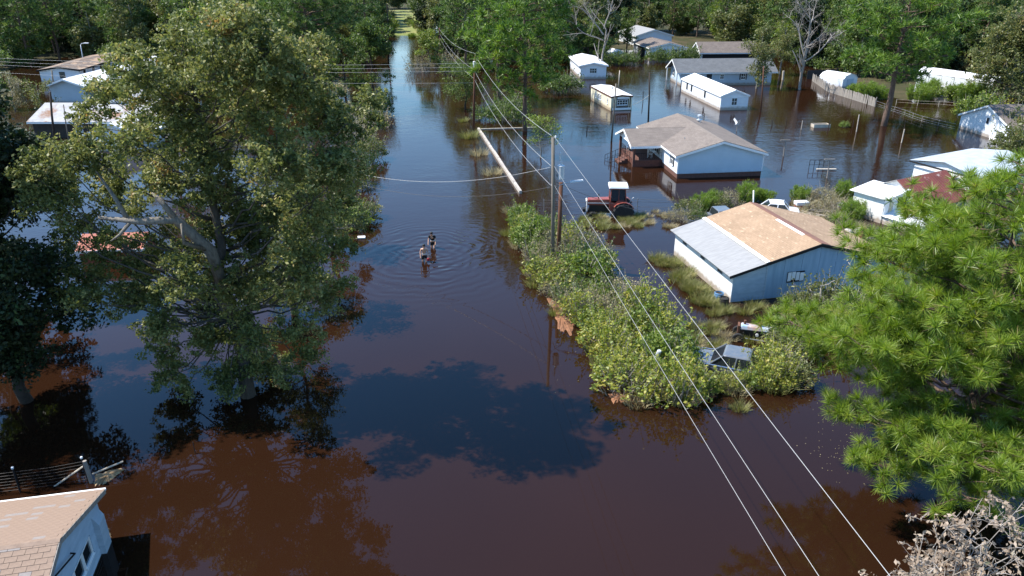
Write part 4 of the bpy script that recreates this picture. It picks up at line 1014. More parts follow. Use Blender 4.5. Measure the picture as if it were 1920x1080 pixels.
tube('lamp_arm', M['galv'], sl_, [hh, hh + Vector((.3, 0, .25)), hh + Vector((.8, 0, .3))], .06, 6); box('lamp_head', M['white_clean'], sl_, hh.x + .7, hh.x + 1.6, -.2, .2, hh.z + .22, hh.z + .4, bevel=.05)
bb = gp(1452, 402); pole('white_post', 'slim white post standing behind the tan roof ridge', gp(1411, 412), at(1413, 357, gp(1411, 412).y), .06, .05, M['white_clean'], 'post')

def wire(label, a, b, sag, rad=.012, m_='cable', n=14, cat='wire', group=None):
    a, b = Vector(a), Vector(b); pts = []
    for i in range(n + 1):
        t_ = i / n; p_ = a * (1 - t_) + b * t_; p_.z -= 4 * sag * t_ * (1 - t_); pts.append(p_ - a)
    mb_ = MB(); mb_.tube(pts, rad, 5, cap=False)
    o_ = mobj('overhead_wire', mb_.mesh('overhead_wire', fix=False, smooth=True), None, M[m_]); o_.location = a
    return tag(o_, label, cat, group)
dirn = Vector((.125, -1, 0))
for i, (dz, dx, lab) in enumerate(((0.12, 0.03, 'uppermost overhead wire sweeping down to the bottom right corner'), (-1.85, .1, 'middle overhead wire of three sweeping toward the bottom right'), (-3.15, .15, 'lowest leftmost overhead wire of three sweeping toward the bottom right'))):
    a = T1 + Vector((dx, 0, dz)); b = a + dirn * 75
    wire(lab, a, b, (.35, .55, .6)[i], .0075)
for i, (dz1, dz2, lab) in enumerate(((.12, .1, 'top wire strung between the two utility poles by the road'), (-1.85, -1.9, 'middle wire strung between the two utility poles by the road'), (-3.15, -3.0, 'bottom wire strung between the two utility poles by the road'))):
    wire(lab, T1 + Vector((-.1, 0, dz1)), T2 + Vector((-.1, 0, dz2)), .9, .013)
    wire(lab.replace('the two utility poles by the road', 'the juniper pole and the pole across the road'), T2 + Vector((.1, 0, dz2)), T3 + Vector((0, 0, -.3 - .8 * i)), .8, .014)
for i, (dz, e2) in enumerate(((-1.0, 8.6), (-1.45, 8.0), (-1.9, 7.4), (-3.3, 6.4))):
    wire(('highest', 'second', 'third', 'lowest')[i] + ' of four wires crossing the flooded road to the left', T2 + Vector((-.1, 0, dz)), (-98, 108 + i, e2), 1.1, .010)
wire('sagging cable from the utility pole across the road into the big tree', T1 + Vector((-.15, 0, -1.95)), at(640, 318, 58), 1.0, .012)
wire('faint lower cable across the road below the sagging cable', T1 + Vector((-.15, 0, -3.3)), at(640, 336, 57), 1.0, .012, 'cable_dark')
wire('dark service cable from the utility pole to the tan roofed house', T1 + Vector((.15, 0, -2.9)), (15.5, 52.5, 2.6), .9, .014, 'cable_dark')
wire('thin cable between the grey light pole and the dark pole in the water', at(1155, 200, gp(1146, 264).y), at(1217, 178, gp(1216, 228).y), .5, .016, 'palewood')

# ------------------------------------------------------------------ red tractor
def wheel(parent, x, y, z, r, w, lugs, rim_mat, side):
    prof = [(r * .62, -w / 2), (r * .9, -w / 2), (r, -w * .36), (r, w * .36), (r * .9, w / 2), (r * .62, w / 2)]
    wh = MB(); wh.lathe(prof, axis='y', c=(x, y, z), sides=24); o = wh.build('wheel', M['black'], parent)
    if lugs:
        lg = MB()
        for i in range(lugs):
            for s_ in (-1, 1):
                a = 2 * math.pi * (i + (.25 if s_ > 0 else -.25)) / lugs; t = Vector((math.cos(a), 0, math.sin(a))); n_ = Vector((-math.sin(a), 0, math.cos(a)))
                c_ = Vector((x, y, z)); ya, yb = s_ * .02, s_ * w * .5
                p = lambda rr, yy, o_: c_ + t * rr + n_ * (o_ + abs(yy) * .5) + Vector((0, yy, 0))
                lg.hexa([p(r * .97, ya, -.035), p(r * .97, yb, -.035), p(r * .97, yb, .035), p(r * .97, ya, .035), p(r * 1.06, ya, -.03), p(r * 1.06, yb, -.03), p(r * 1.06, yb, .03), p(r * 1.06, ya, .03)])
        lg.build('tread', M['black'], o)
    rm = MB(); rm.lathe([(r * .2, -w * .1), (r * .3, -w * .12), (r * .6, -w * .3), (r * .63, -w * .42), (r * .63, w * .42), (r * .6, w * .3), (r * .3, w * .12), (r * .2, w * .16)], axis='y', c=(x, y, z), sides=18)
    rm.build('rim', M[rim_mat], o)
    return o
tp = gp(1143, 403)
tr = empty('red_tractor', (tp.x, tp.y, 0), R(180 - 3), 'old red tractor with white topped cab standing in flood water', 'tractor')
for s_ in (-1, 1): wheel(tr, -1.05, .82 * s_, .42, .86, .5, 14, 'redbag', s_); wheel(tr, 1.45, .72 * s_, .0, .46, .28, 10, 'cloth_white', s_)
m_ = MB(); m_.hexa([(.1, -.4, .95), (1.95, -.36, .95), (1.95, .36, .95), (.1, .4, .95), (.1, -.38, 1.5), (1.88, -.33, 1.42), (1.88, .33, 1.42), (.1, .38, 1.5)]); hd = m_.build('hood', M['red'], tr, bevel=.05)
for s_ in (-1, 1):
    q = MB(); q.box(.15, 1.9, s_ * .405 - .004, s_ * .405 + .004, 1.12, 1.18); q.build('stripe', M['cloth_white'], hd)
box('engine', M['darksteel'], tr, .0, 1.75, -.28, .28, .25, .94); box('axle', M['darksteel'], tr, 1.35, 1.55, -.7, .7, -.05, .1); box('axle', M['darksteel'], tr, -1.15, -.95, -.8, .8, .32, .52)
for i, (x, z) in enumerate(((.4, .5), (.8, .62), (1.2, .5))): box('engine_block', M['steel'], tr, x, x + .22, -.36, -.281, z, z + .16, bevel=.02)
m_ = MB(); m_.hexa([(1.9, -.36, .4), (2.02, -.34, .4), (2.02, .34, .4), (1.9, .36, .4), (1.955, -.36, 1.38), (1.99, -.33, 1.36), (1.99, .33, 1.36), (1.955, .36, 1.38)]); gl_ = m_.build('grille', M['cloth_white'], tr)
for k in range(5): box('grille_bar', M['dark'], gl_, 2.021, 2.03, -.3, .3, .6 + k * .14, .68 + k * .14)
for s_ in (-1, 1): m_ = MB(); m_.lathe([(.09, 0), (.09, .04)], axis='x', c=(2.02, s_ * .22, 1.28), sides=10); m_.build('headlight', M['cloth_white'], tr)
box('front_weight', M['darksteel'], tr, 2.03, 2.3, -.3, .3, .3, .6, bevel=.03); tube('exhaust', M['darksteel'], tr, [(1.0, .1, 1.4), (1.0, .1, 1.85)], .05)
box('cab_floor', M['darksteel'], tr, -1.15, .2, -.62, .62, .55, .8)
cb = MB()
for (x0, x1) in ((.1, .0), (-1.3, -1.12)):
    for y in (-.66, .66): cb.tube([(x0, y, .85), (x1, y * .97, 2.52)], .045, 4)
cb.tube([(-.62, -.67, 1.3), (-.62, -.65, 2.52)], .03, 4); cb.tube([(-.62, .67, 1.3), (-.62, .65, 2.52)], .03, 4)
cb.build('cab_post', M['red'], tr)
for y in (-.66, .66):
    q = MB(); q.prism([(.12, y, .6), (.12, y, 1.4), (-.35, y, 1.25), (-.55, y, 1.48), (-1.35, y, 1.42), (-1.35, y, 1.25), (-.5, y, 1.1), (-.35, y, .6)], (0, .05 if y > 0 else -.05, 0)); q.build('cab_side', M['red'], tr)
    q = MB(); q.box(-1.1, -.02, y - .005, y + .005, 1.45, 2.5); q.build('side_glass', M['glass'], tr)
q = MB(); q.box(-1.18, -1.17, -.6, .6, 1.4, 2.5); q.build('rear_glass', M['glass'], tr)
box('windscreen', M['glass'], tr, .05, .06, -.6, .6, 1.5, 2.5)
m_ = MB(); m_.hexa([(-1.42, -.78, 2.5), (.22, -.78, 2.5), (.22, .78, 2.5), (-1.42, .78, 2.5), (-1.35, -.72, 2.68), (.16, -.72, 2.68), (.16, .72, 2.68), (-1.35, .72, 2.68)]); m_.build('cab_roof', M['white_clean'], tr, bevel=.04)
box('roof_band', M['red'], tr, -1.4, .2, -.74, .74, 2.44, 2.495)
box('seat', M['cloth_black'], tr, -.95, -.5, -.25, .25, .9, 1.1, bevel=.05); box('seat_back', M['cloth_black'], tr, -1.02, -.9, -.25, .25, 1.1, 1.6, bevel=.04)
tube('steering_column', M['darksteel'], tr, [(.05, 0, 1.1), (-.25, 0, 1.55)], .03); m_ = MB(); m_.lathe([(.16, 0), (.2, .015), (.16, .03)], c=(-.27, 0, 1.56), sides=14); m_.build('steering_wheel', M['darksteel'], tr)
for y in (-.8, .8):
    q = MB()
    for k in range(7):
        a0, a1 = R(35 + k * 17), R(52 + k * 17); p = lambda a, rr, yy: (-1.05 + rr * math.cos(a), yy, .42 + rr * math.sin(a))
        y0, y1 = (y - .22, y + .14) if y < 0 else (y - .14, y + .22)
        q.hexa([p(a0, .95, y0), p(a1, .95, y0), p(a1, .95, y1), p(a0, .95, y1), p(a0, .98, y0), p(a1, .98, y0), p(a1, .98, y1), p(a0, .98, y1)])
    q.build('fender', M['red'], tr)
tube('grab_rail', M['cloth_white'], tr, [(-1.5, -.6, .3), (-1.75, -.6, 1.1), (-2.0, -.75, 1.35)], .03, 6)

# ------------------------------------------------------------------ cars
def car(name, label, loc, rz, paint, L=4.7, W=1.78, z0=-.45, roof=1.0, belt=.5, hood_len=1.45, boot=.9, vinyl=None, frac=(.22, .62)):
    e = empty(name, (loc.x, loc.y, 0), rz, label, 'car')
    def sect(x, w, z): return [(x, -w / 2, z), (x, w / 2, z)]
    st = [(L / 2, .80, belt - .22), (L / 2 - .12, .92, belt - .06), (L / 2 - hood_len, 1, belt), (-L / 2 + boot, 1, belt), (-L / 2 + .1, .94, belt - .04), (-L / 2, .84, belt - .22)]
    v = []; f = []
    for x, k, z in st:
        w = W * k
        v += [(x, -w / 2 * .97, z0), (x, -w / 2, z - .2), (x, -w / 2 * .93, z - .03), (x, -w / 2 * .8, z + .02), (x, w / 2 * .8, z + .02), (x, w / 2 * .93, z - .03), (x, w / 2, z - .2), (x, w / 2 * .97, z0)]
    for i in range(len(st) - 1):
        for j in range(7): f.append((i * 8 + j, i * 8 + j + 1, (i + 1) * 8 + j + 1, (i + 1) * 8 + j))
    f.append(tuple(range(8))); f.append(tuple(range(len(st) * 8 - 8, len(st) * 8)))
    b = MB(); b.v, b.f = v, f; b.build('body', paint, e, bevel=.07, smooth=False)
    xw0, xw1 = L / 2 - hood_len + .1, -L / 2 + boot - .05; xr0, xr1 = xw0 - .62, xw1 + .5; wr = W * .40; wb_ = W * .46
    # glass house
    g = MB(); g.hexa([(xw1, -wb_, belt), (xw0, -wb_, belt), (xw0, wb_, belt), (xw1, wb_, belt), (xr1, -wr, roof - .03), (xr0, -wr, roof - .03), (xr0, wr, roof - .03), (xr1, wr, roof - .03)]); g.build('windows', M['glass'], e)
    r_ = MB(); r_.hexa([(xr1 - .06, -wr - .02, roof - .03), (xr0 + .06, -wr - .02, roof - .03), (xr0 + .06, wr + .02, roof - .03), (xr1 - .06, wr + .02, roof - .03), (xr1 + .1, -wr + .1, roof + .05), (xr0 - .1, -wr + .1, roof + .05), (xr0 - .1, wr - .1, roof + .05), (xr1 + .1, wr - .1, roof + .05)]); r_.build('roof', vinyl or paint, e, bevel=.09)
    for s_ in (-1, 1):
        for (xa, xb) in ((xw0, xr0), (xw1, xr1), ((xw0 + xw1) / 2 - .05, (xr0 + xr1) / 2 - .05)):
            tube('pillar', paint, e, [(xa, s_ * (wb_ + .005), belt - .01), (xb, s_ * (wr + .005), roof)], .045, 5)
        tube('chrome_strip', M['chrome'], e, [(L / 2 - .3, s_ * (W / 2 - .03), belt - .06), (xw0, s_ * (W / 2 - .01), belt - .0), (-L / 2 + .3, s_ * (W / 2 - .04), belt - .04)], .025, 5)
        for y_, x_, nm, mm in ((.62, L / 2 - .02, 'headlight', 'chrome'), (.6, -L / 2 + .0, 'tail_light', 'redbag')):
            box(nm, M[mm], e, x_ - .06, x_ + .05, s_ * y_ * W / 2 - .14, s_ * y_ * W / 2 + .14, belt - .36, belt - .2)
        for x_ in (L / 2 - .95, -L / 2 + .95): wheel(e, x_, s_ * (W / 2 - .12), z0 + .12, .31, .2, 0, 'steel', s_)
    box('bumper', M['chrome'], e, L / 2 - .02, L / 2 + .1, -W * .42, W * .42, belt - .5, belt - .38, bevel=.03); box('bumper', M['chrome'], e, -L / 2 - .1, -L / 2 + .02, -W * .42, W * .42, belt - .5, belt - .38, bevel=.03)
    box('door', paint, e, xr1 + .35, xw0 - .35, -W / 2 - .012, -W / 2 + .02, belt - .55, belt - .22)
    return e
cp_ = gp(1366, 690)
car('dark_sedan', 'old dark blue sedan with chrome trim sunk among weeds and shrubs', Vector((11.6, 34.6, 0)), R(157), M['car_dark'], L=4.7, roof=.95, belt=.42, z0=-.7)
q = gp(1447, 399)
car('white_sedan', 'white sedan parked in flood water behind the tan roof', q, R(166), M['car_white'], L=4.5, roof=.98, belt=.42, z0=-.6)
# pickup behind the grey roof strip
q = gp(1352, 412)
pk_ = empty('blue_pickup', (q.x, q.y, 0), R(8), 'dark blue pickup cab top showing behind the grey roof strip', 'pickup truck')
m_ = MB(); m_.hexa([(-1.0, -.85, -.6), (1.0, -.85, -.6), (1.0, .85, -.6), (-1.0, .85, -.6), (-1.0, -.85, .45), (1.0, -.85, .4), (1.0, .85, .4), (-1.0, .85, .45)]); m_.build('body', M['car_dark'], pk_, bevel=.05)
m_ = MB(); m_.hexa([(-.75, -.78, .45), (.75, -.78, .45), (.75, .78, .45), (-.75, .78, .45), (-.55, -.68, .93), (.55, -.68, .93), (.55, .68, .93), (-.55, .68, .93)]); m_.build('windows', M['glass'], pk_)
m_ = MB(); m_.hexa([(-.62, -.74, .93), (.62, -.74, .93), (.62, .74, .93), (-.62, .74, .93), (-.55, -.66, 1.0), (.55, -.66, 1.0), (.55, .66, 1.0), (-.55, .66, 1.0)]); m_.build('roof', M['car_dark'], pk_, bevel=.03)
box('bed', M['car_dark'], pk_, -3.0, -1.05, -.85, .85, -.6, .35, bevel=.04); box('hood', M['car_dark'], pk_, 1.02, 2.3, -.8, .8, -.6, .3, bevel=.08)
for s_ in (-1, 1):
    for x_ in (1.5, -2.1): wheel(pk_, x_, s_ * .75, -.5, .36, .22, 0, 'steel', s_)
    tube('pillar', M['chrome'], pk_, [(.76, s_ * .79, .44), (.58, s_ * .7, .95)], .03, 5); tube('pillar', M['chrome'], pk_, [(-.76, s_ * .79, .44), (-.58, s_ * .7, .95)], .03, 5)

# ------------------------------------------------------------------ rusted old machine by the tan house
q = gp(1414, 636)
rm = empty('rusted_tractor_hulk', (q.x, q.y, 0), R(-16), 'rusted blue and orange tractor hulk lying among shrubs below the tan roofed house', 'machine')
m_ = MB(); m_.hexa([(-.85, -.28, .62), (.95, -.26, .62), (.95, .26, .62), (-.85, .28, .62), (-.8, -.2, .9), (.9, -.18, .82), (.9, .18, .82), (-.8, .2, .9)]); m_.build('hood', M['rust'], rm, bevel=.06)
box('engine', M['darksteel'], rm, -.6, .8, -.2, .2, .05, .61); box('radiator', M['rusty'], rm, -.98, -.86, -.27, .27, .1, .85)
for x in (-.62, .2): tube('exhaust_stub', M['rusty'], rm, [(x, 0, .84), (x, 0, 1.12)], .07, 8)
for (x, y) in ((-.9, -.5), (-.9, .5)): wheel(rm, x, y, .15, .33, .16, 0, 'cloth_white', 1)
tube('frame_rail', M['steel'], rm, [(-.5, -.42, .2), (1.1, -.4, .12)], .04, 6); tube('frame_rail', M['steel'], rm, [(-.5, .42, .2), (1.1, .4, .12)], .04, 6)
m_ = MB(); m_.lathe([(.09, 0), (.09, .05), (.02, .07)], axis='y', c=(.1, -.28, .4), sides=10); m_.build('filter', M['cloth_white'], rm)
q = gp(1362, 640); e = empty('old_tyre', (q.x + 1.5, q.y + .6, 0), 0, 'old black tyre half sunk between the dark sedan and the rusted hulk', 'tyre')
m_ = MB(); m_.lathe([(.24, .0), (.34, -.08), (.42, 0), (.42, .1), (.34, .17), (.24, .1)], c=(0, 0, .05), sides=18); m_.build('tread', M['black'], e)

# ------------------------------------------------------------------ drums, boards and other small things
def drum(label, px, py, m_, h):
    q = gp(px, py); e = empty('drum', (q.x, q.y, 0), 0, label, 'drum')
    s_ = MB(); s_.lathe([(.27, -.5), (.29, -.45), (.29, h * .3), (.305, h * .33), (.29, h * .36), (.29, h * .66), (.305, h * .7), (.29, h * .73), (.29, h), (.26, h + .02), (.25, h - .06)], sides=20); s_.build('shell', M[m_], e)
    r_ = MB(); r_.lathe([(.24, h - .05), (.235, h - .045)], sides=20); r_.build('lid', M['black' if m_ != 'black' else 'darksteel'], e)
drum('blue plastic drum floating at the corner of the white wall', 1347, 562, 'barrelblue', .5)
drum('black plastic drum beside the blue drum at the white wall', 1357, 572, 'black', .5)
def slab(name, label, cat, px, py, pts, th, m_, z=.12, rot=0, tilt=0):
    q = gp(px, py); o_ = MB(); o_.prism([(x, y, 0) for x, y in pts], (0, 0, th)); o_ = o_.build(name, M[m_], None, bevel=.01); o_.location = (q.x, q.y, z); o_.rotation_euler = (tilt, 0, R(rot)); tag(o_, label, cat)
slab('white_sheet', 'white sheet lying on the hedge next to the open water', 'board', 1127, 500, [(-.85, -.12), (.5, -.16), (.55, .2), (-.4, .12)], .05, 'white_clean', .55, 2, R(8))
slab('foam_block', 'pale pointed board floating beside the dark sedan', 'board', 1287, 634, [(-.4, -.18), (.3, -.22), (.42, 0), (.3, .16), (-.38, .2)], .12, 'white', .02, -6)
slab('floating_board', 'small pale board drifting at the edge of the big tree', 'board', 678, 447, [(-.28, -.2), (.3, -.2), (.28, .2), (-.3, .22)], .12, 'cloth_white', .02, 8)
slab('cooler_lid', 'small white lid lying in weeds below the dark sedan', 'lid', 1372, 696, [(-.3, -.12), (.3, -.12), (.28, .14), (-.3, .12)], .1, 'white_clean', .25, -30)
q = gp(1228, 695); o_ = MB(); o_.lathe([(.1, -.2), (.12, 0), (.12, .55), (.08, .6)], sides=10); o_ = o_.build('grey_canister', M['ceramic'], None); o_.location = (q.x, q.y, .75); o_.rotation_euler = (.3, .2, 0); tag(o_, 'small grey canister caught in the tip of the hedge', 'canister')
# crate
q = gp(1538, 238); e = empty('wooden_crate', (q.x, q.y, 0), R(6), 'shallow wooden crate floating in the open water at right', 'crate')
for i in range(5): box('slat', M['palewood'], e, -1.05, 1.05, -.42 + i * .17, -.27 + i * .17, .1, .14)
for x in (-1.05, 1.0): box('end_board', M['palewood'], e, x, x + .05, -.42, .42, -.2, .38)
for y in (-.47, .43): box('side_board', M['palewood'], e, -1.1, 1.1, y, y + .04, -.2, .42)
# clothes line posts
for px, py, tx, ty, lab in ((1469, 293, 1473, 264, 'left weathered clothes line post shaped like a T'), (1551, 334, 1556, 300, 'right weathered clothes line post shaped like a T, by the rack')):
    b_ = gp(px, py); t_ = at(tx, ty, b_.y) - b_; e = empty('clothesline_post', b_, 0, lab, 'clothesline post')
    tube('post', M['greywood'], e, [(0, 0, -1), t_], .06, 7); box('crossbar', M['greywood'], e, t_.x - .55, t_.x + .5, -.05, .05, t_.z, t_.z + .1)
b_ = gp(1530, 317); e = empty('iron_rack', b_, 0, 'dark open iron rack with plank standing in water by a clothes line post', 'rack')
rk_ = MB()
for x in (-.75, -.25, .25, .7): rk_.tube([(x, 0, -1), (x, 0, .95)], .03, 4)
rk_.tube([(-.75, 0, .95), (.7, 0, .95)], .03, 4); rk_.tube([(-.75, 0, .45), (.7, 0, .45)], .02, 4); rk_.build('rack_frame', M['darksteel'], e)
box('plank', M['palewood'], e, -.1, 1.9, -.5, -.25, .08, .13)
# bare posts in the open water
posts = [(1448, 236, 1448, 224, .06, 'dark', 'leftmost short dark post of the row left of the floating crate'), (1475, 236, 1475, 222, .05, 'dark', 'middle dark post of the row left of the floating crate'), (1502, 243, 1505, 226, .05, 'pale', 'leaning pale post just left of the floating crate'),
         (1553, 240, 1556, 226, .06, 'dark', 'dark post touching the right end of the floating crate'), (1599, 238, 1601, 225, .05, 'dark', 'short dark post between the tub plant and the tall pale post'), (1606, 247, 1611, 215, .07, 'pale', 'tall pale post between the tub plant and the lone pine trunk'),
         (1696, 240, 1698, 225, .05, 'dark', 'dark post in water right of the lone pine trunk'), (1690, 268, 1696, 242, .07, 'pale', 'pale leaning post standing alone right of the lone pine'), (1319, 232, 1321, 212, .05, 'dark', 'dark post behind the ridge of the shade-blue gabled house'),
         (1100, 247, 1101, 236, .06, 'dark', 'short dark stub in open water below the cream trailer'), (1206, 192, 1206, 171, .06, 'dark', 'dark post right beside the cream trailer end'), (1194, 258, 1195, 248, .04, 'dark', 'thin dark stick at the porch roof edge of the shade-blue gabled house'), (1468, 150, 1469, 133, .2, 'pale', 'stout pale post at the left end of the plank fence')]
for i, (px, py, tx, ty, r_, k, lab) in enumerate(posts):
    b_ = gp(px, py); t_ = at(tx, ty, b_.y) - b_
    o_ = MB(); o_.tube([(0, 0, -1), t_], [r_, r_ * .9], 7); o_ = o_.build('fence_post', M['palewood' if k == 'pale' else 'bark_dark'], None); o_.location = b_
    tag(o_, lab, 'post', 'bare posts standing in the flooded yard')
# white bird above a post
b_ = gp(1381, 246); o_ = MB(); o_.tube([(0, 0, -1), (0, 0, .75)], [.05, .045], 6); o_ = o_.build('bird_post', M['greywood'], None); o_.location = b_; tag(o_, 'grey post under the white bird in open water', 'post')
e = empty('white_bird', b_ + Vector((0, 0, .76)), R(20), 'white bird with raised wings on a post in the water', 'bird')
bd = bpy.data.meshes.new('body'); bd.from_pydata([(-.35, 0, .1), (-.1, 0, .12), (.15, 0, .16), (.28, 0, .34), (.42, 0, .36)], [(0, 1), (1, 2), (2, 3), (3, 4)], [])
bo = mobj('body', bd, e, M['cloth_white']); sk = bo.modifiers.new('skin', 'SKIN')
for i, r_ in enumerate((.03, .1, .09, .05, .012)): bd.skin_vertices[0].data[i].radius = (r_, r_)
bd.skin_vertices[0].data[1].use_root = True; bo.modifiers.new('sub', 'SUBSURF').levels = 2; bo.modifiers['sub'].render_levels = 2
for s_ in (-1, 1):
    wg = MB(); wg.prism([(.12, .06 * s_, .18), (-.18, .06 * s_, .16), (-.3, .5 * s_, .62), (-.1, .62 * s_, .8), (.1, .4 * s_, .5)], (0, 0, .02)); wg.build('wing', M['cloth_white'], e)
    tube('leg', M['dark'], e, [(-.05, .04 * s_, 0), (-.08, .05 * s_, .1)], .01, 5)
# shrub in a bucket in the water is built with the plants; scrap boards and boxes behind the tan roof
rng = np.random.default_rng(12)
for i in range(9):
    q = gp(1492 + i * 6.5 + rng.uniform(-3, 3), 404 + rng.uniform(-6, 6)); o_ = MB(); ln = rng.uniform(1.2, 2.4); o_.box(-ln / 2, ln / 2, -.06, .06, 0, .05); o_ = o_.build('scrap_board', M['white' if i % 3 else 'palewood'], None)
    o_.location = (q.x, q.y, .12 + .05 * (i % 3)); o_.rotation_euler = (0, rng.uniform(-.08, .08), rng.uniform(-1.0, .2)); tag(o_, 'pale scrap board in the loose pile behind the tan roof', 'board', 'scrap boards behind the tan roof')
q = gp(1503, 390); e = empty('red_white_cooler', (q.x, q.y, 0), .1, 'white and red cooler box floating behind the tan roof', 'cooler'); box('tub', M['redbag'], e, -.6, .6, -.3, .3, -.2, .3, bevel=.04); box('lid', M['white_clean'], e, -.65, .5, -.33, .33, .303, .62, bevel=.04)
q = gp(1573, 392); e = empty('white_bucket', (q.x, q.y, 0), 0, 'white bucket caught in brush left of the barn', 'bucket'); s_ = MB(); s_.lathe([(.2, -.1), (.26, .5), (.28, .52), (.24, .45)], sides=14); s_.build('tub', M['white_clean'], e); tube('handle', M['steel'], e, [(-.27, 0, .48), (-.1, 0, .66), (.1, 0, .66), (.27, 0, .48)], .012, 5)
q = gp(1590, 437)
for i, (dx, r_, lab) in enumerate(((0, .38, 'grey rubble sack at the waterline below the barn, left of the pair'), (.9, .45, 'grey rubble sack at the waterline below the barn, right of the pair'))):
    me = bpy.data.meshes.new('sack'); bm = bmesh.new(); bmesh.ops.create_icosphere(bm, subdivisions=3, radius=r_)
    for v in bm.verts: v.co *= 1 + .12 * math.sin(v.co.x * 9 + i) * math.cos(v.co.y * 8); v.co.z *= .7
    bm.to_mesh(me); bm.free(); o_ = mobj('rubble_sack', me, None, M['concrete']); o_.location = (q.x + dx, q.y, .1); tag(o_, lab, 'sack')

# ------------------------------------------------------------------ the two waders
def skin_obj(name, verts, edges, rads, material, parent=None, root=0, levels=2):
    me = bpy.data.meshes.new(name); me.from_pydata(verts, edges, []); o_ = mobj(name, me, parent, material)
    o_.modifiers.new('skin', 'SKIN').use_smooth_shade = True
    d = me.skin_vertices[0].data
    for i, r_ in enumerate(rads): d[i].radius = (r_, r_) if not hasattr(r_, '__len__') else r_
    d[root].use_root = True
    s_ = o_.modifiers.new('sub', 'SUBSURF'); s_.levels = levels; s_.render_levels = levels
    return o_
def person(label, loc, rz, body_mat, top=False, bend=0.0, carry=False):
    e = empty('person', (loc.x, loc.y, -.1), rz, label, 'person')
    b = bend; V = []; E = []; Rr = []
    def add(p, r_, j=None):
        V.append(p); Rr.append(r_)
        if j is not None: E.append((j, len(V) - 1))
        return len(V) - 1
    pel = add((0, 0, .55), (.15, .12)); wa = add((0, -.06 * b, .75), (.14, .10), pel); ch = add((0, -.22 * b, 1.0), (.18, .12), wa); nk = add((0, -.36 * b, 1.17), .06, ch); hd_ = add((0, -.43 * b, 1.27), .085, nk); tp_ = add((0, -.46 * b, 1.40), .07, hd_)
    for s_ in (-1, 1):
        sh_ = add((.19 * s_, -.26 * b, 1.10), .065, ch); el = add((.27 * s_, -.28 * b + .02, .82), .045, sh_); wr_ = add((.27 * s_, -.34 * b - .1, .58), .032, el); pm_ = add((.27 * s_, -.36 * b - .13, .50), .036, wr_)
        for k in range(4):
            f1 = add((.27 * s_ + .018 * (k - 1.5), -.37 * b - .15, .445 - .004 * abs(k - 1.5)), .0095, pm_); add((.27 * s_ + .018 * (k - 1.5), -.37 * b - .135, .41 + .006 * abs(k - 1.5)), .008, f1)
        t1 = add((.27 * s_ - .04 * s_, -.36 * b - .16, .48), .011, pm_); add((.27 * s_ - .045 * s_, -.36 * b - .175, .45), .009, t1)
        hp_ = add((.10 * s_, 0, .48), .095, pel); kn = add((.12 * s_, -.05 - .08 * s_, .12), .062, hp_); an_ = add((.12 * s_, .02 - .1 * s_, -.3), .045, kn); add((.12 * s_, -.14 - .1 * s_, -.37), .04, an_)
    body = skin_obj('body', V, E, Rr, body_mat, e)
    hc = (0, -.45 * b, 1.36); m_ = MB(); m_.lathe([(.02, .11), (.07, .095), (.098, .04), (.1, -.01), (.09, -.05)], c=(hc[0], hc[1] + .015, hc[2]), sides=12); h_ = m_.build('hair', M['hair'], e, smooth=True)
    fy = -.43 * b - .095
    m_ = MB(); m_.hexa([(-.012, fy - .0, 1.27), (.012, fy, 1.27), (.012, fy + .02, 1.27), (-.012, fy + .02, 1.27), (-.006, fy + .005, 1.32), (.006, fy + .005, 1.32), (.006, fy + .02, 1.32), (-.006, fy + .02, 1.32)]); m_.build('nose', M['skin'], e)
    for s_ in (-1, 1):
        m_ = MB(); m_.lathe([(.004, -.004), (.01, 0), (.004, .006)], axis='y', c=(.033 * s_, fy + .012, 1.32), sides=8); m_.build('eye', M['hair'], e)
        box('ear', M['skin'], e, .085 * s_ - .012, .085 * s_ + .012, -.43 * b - .02, -.43 * b + .02, 1.27, 1.33, bevel=.01)
    box('mouth', M['redbag'], e, -.022, .022, fy + .002, fy + .012, 1.238, 1.246)
    V2 = [(0, 0, .56), (0, -.03 * b, .68), (.10, 0, .47), (.12, .03 - .08, .2), (-.10, 0, .47), (-.12, .03 + .04, .2)]
    skin_obj('shorts', V2, [(0, 1), (0, 2), (2, 3), (0, 4), (4, 5)], [(.165, .14), (.15, .118), .115, .105, .115, .105], M['cloth_black'], e)
    m_ = MB(); m_.lathe([(.158, .66), (.163, .7), (.157, .73)], c=(0, -.03 * b, 0), sides=16); wbd = m_.build('waistband', M['cloth_white'], e)
    for v in wbd.data.vertices: v.co.y = (v.co.y + .03 * b) * .78 - .03 * b
    if top: skin_obj('shirt', [(0, -.05 * b, .68), (0, -.08 * b, .8), (0, -.22 * b, 1.0), (0, -.31 * b, 1.12), (.2, -.27 * b, 1.09), (-.2, -.27 * b, 1.09), (.245, -.275 * b, .94), (-.245, -.275 * b, .94)], [(0, 1), (1, 2), (2, 3), (2, 4), (2, 5), (4, 6), (5, 7)], [(.165, .125), (.165, .125), (.2, .14), .085, .08, .08, .075, .075], M['cloth_black'], e)
    return e
person('shirtless person in black shorts wading toward the camera, nearer one', P1, R(8), M['skin'], bend=.35)
person('person in dark shirt and shorts wading a step behind the shirtless one', P2, R(-6), M['skin'], top=True, bend=.8)
o_ = MB(); o_.prism([(-.09, 0, 0), (.09, 0, 0), (.1, 0, .16), (.03, 0, .22), (-.05, 0, .22), (-.1, 0, .16)], (0, .09, 0)); o_ = o_.build('red_bag', M['redbag'], None, bevel=.03)
o_.location = (P1.x + .31, P1.y - .32, .14); tag(o_, 'small red bag hanging from the shirtless wader\'s hand', 'bag')

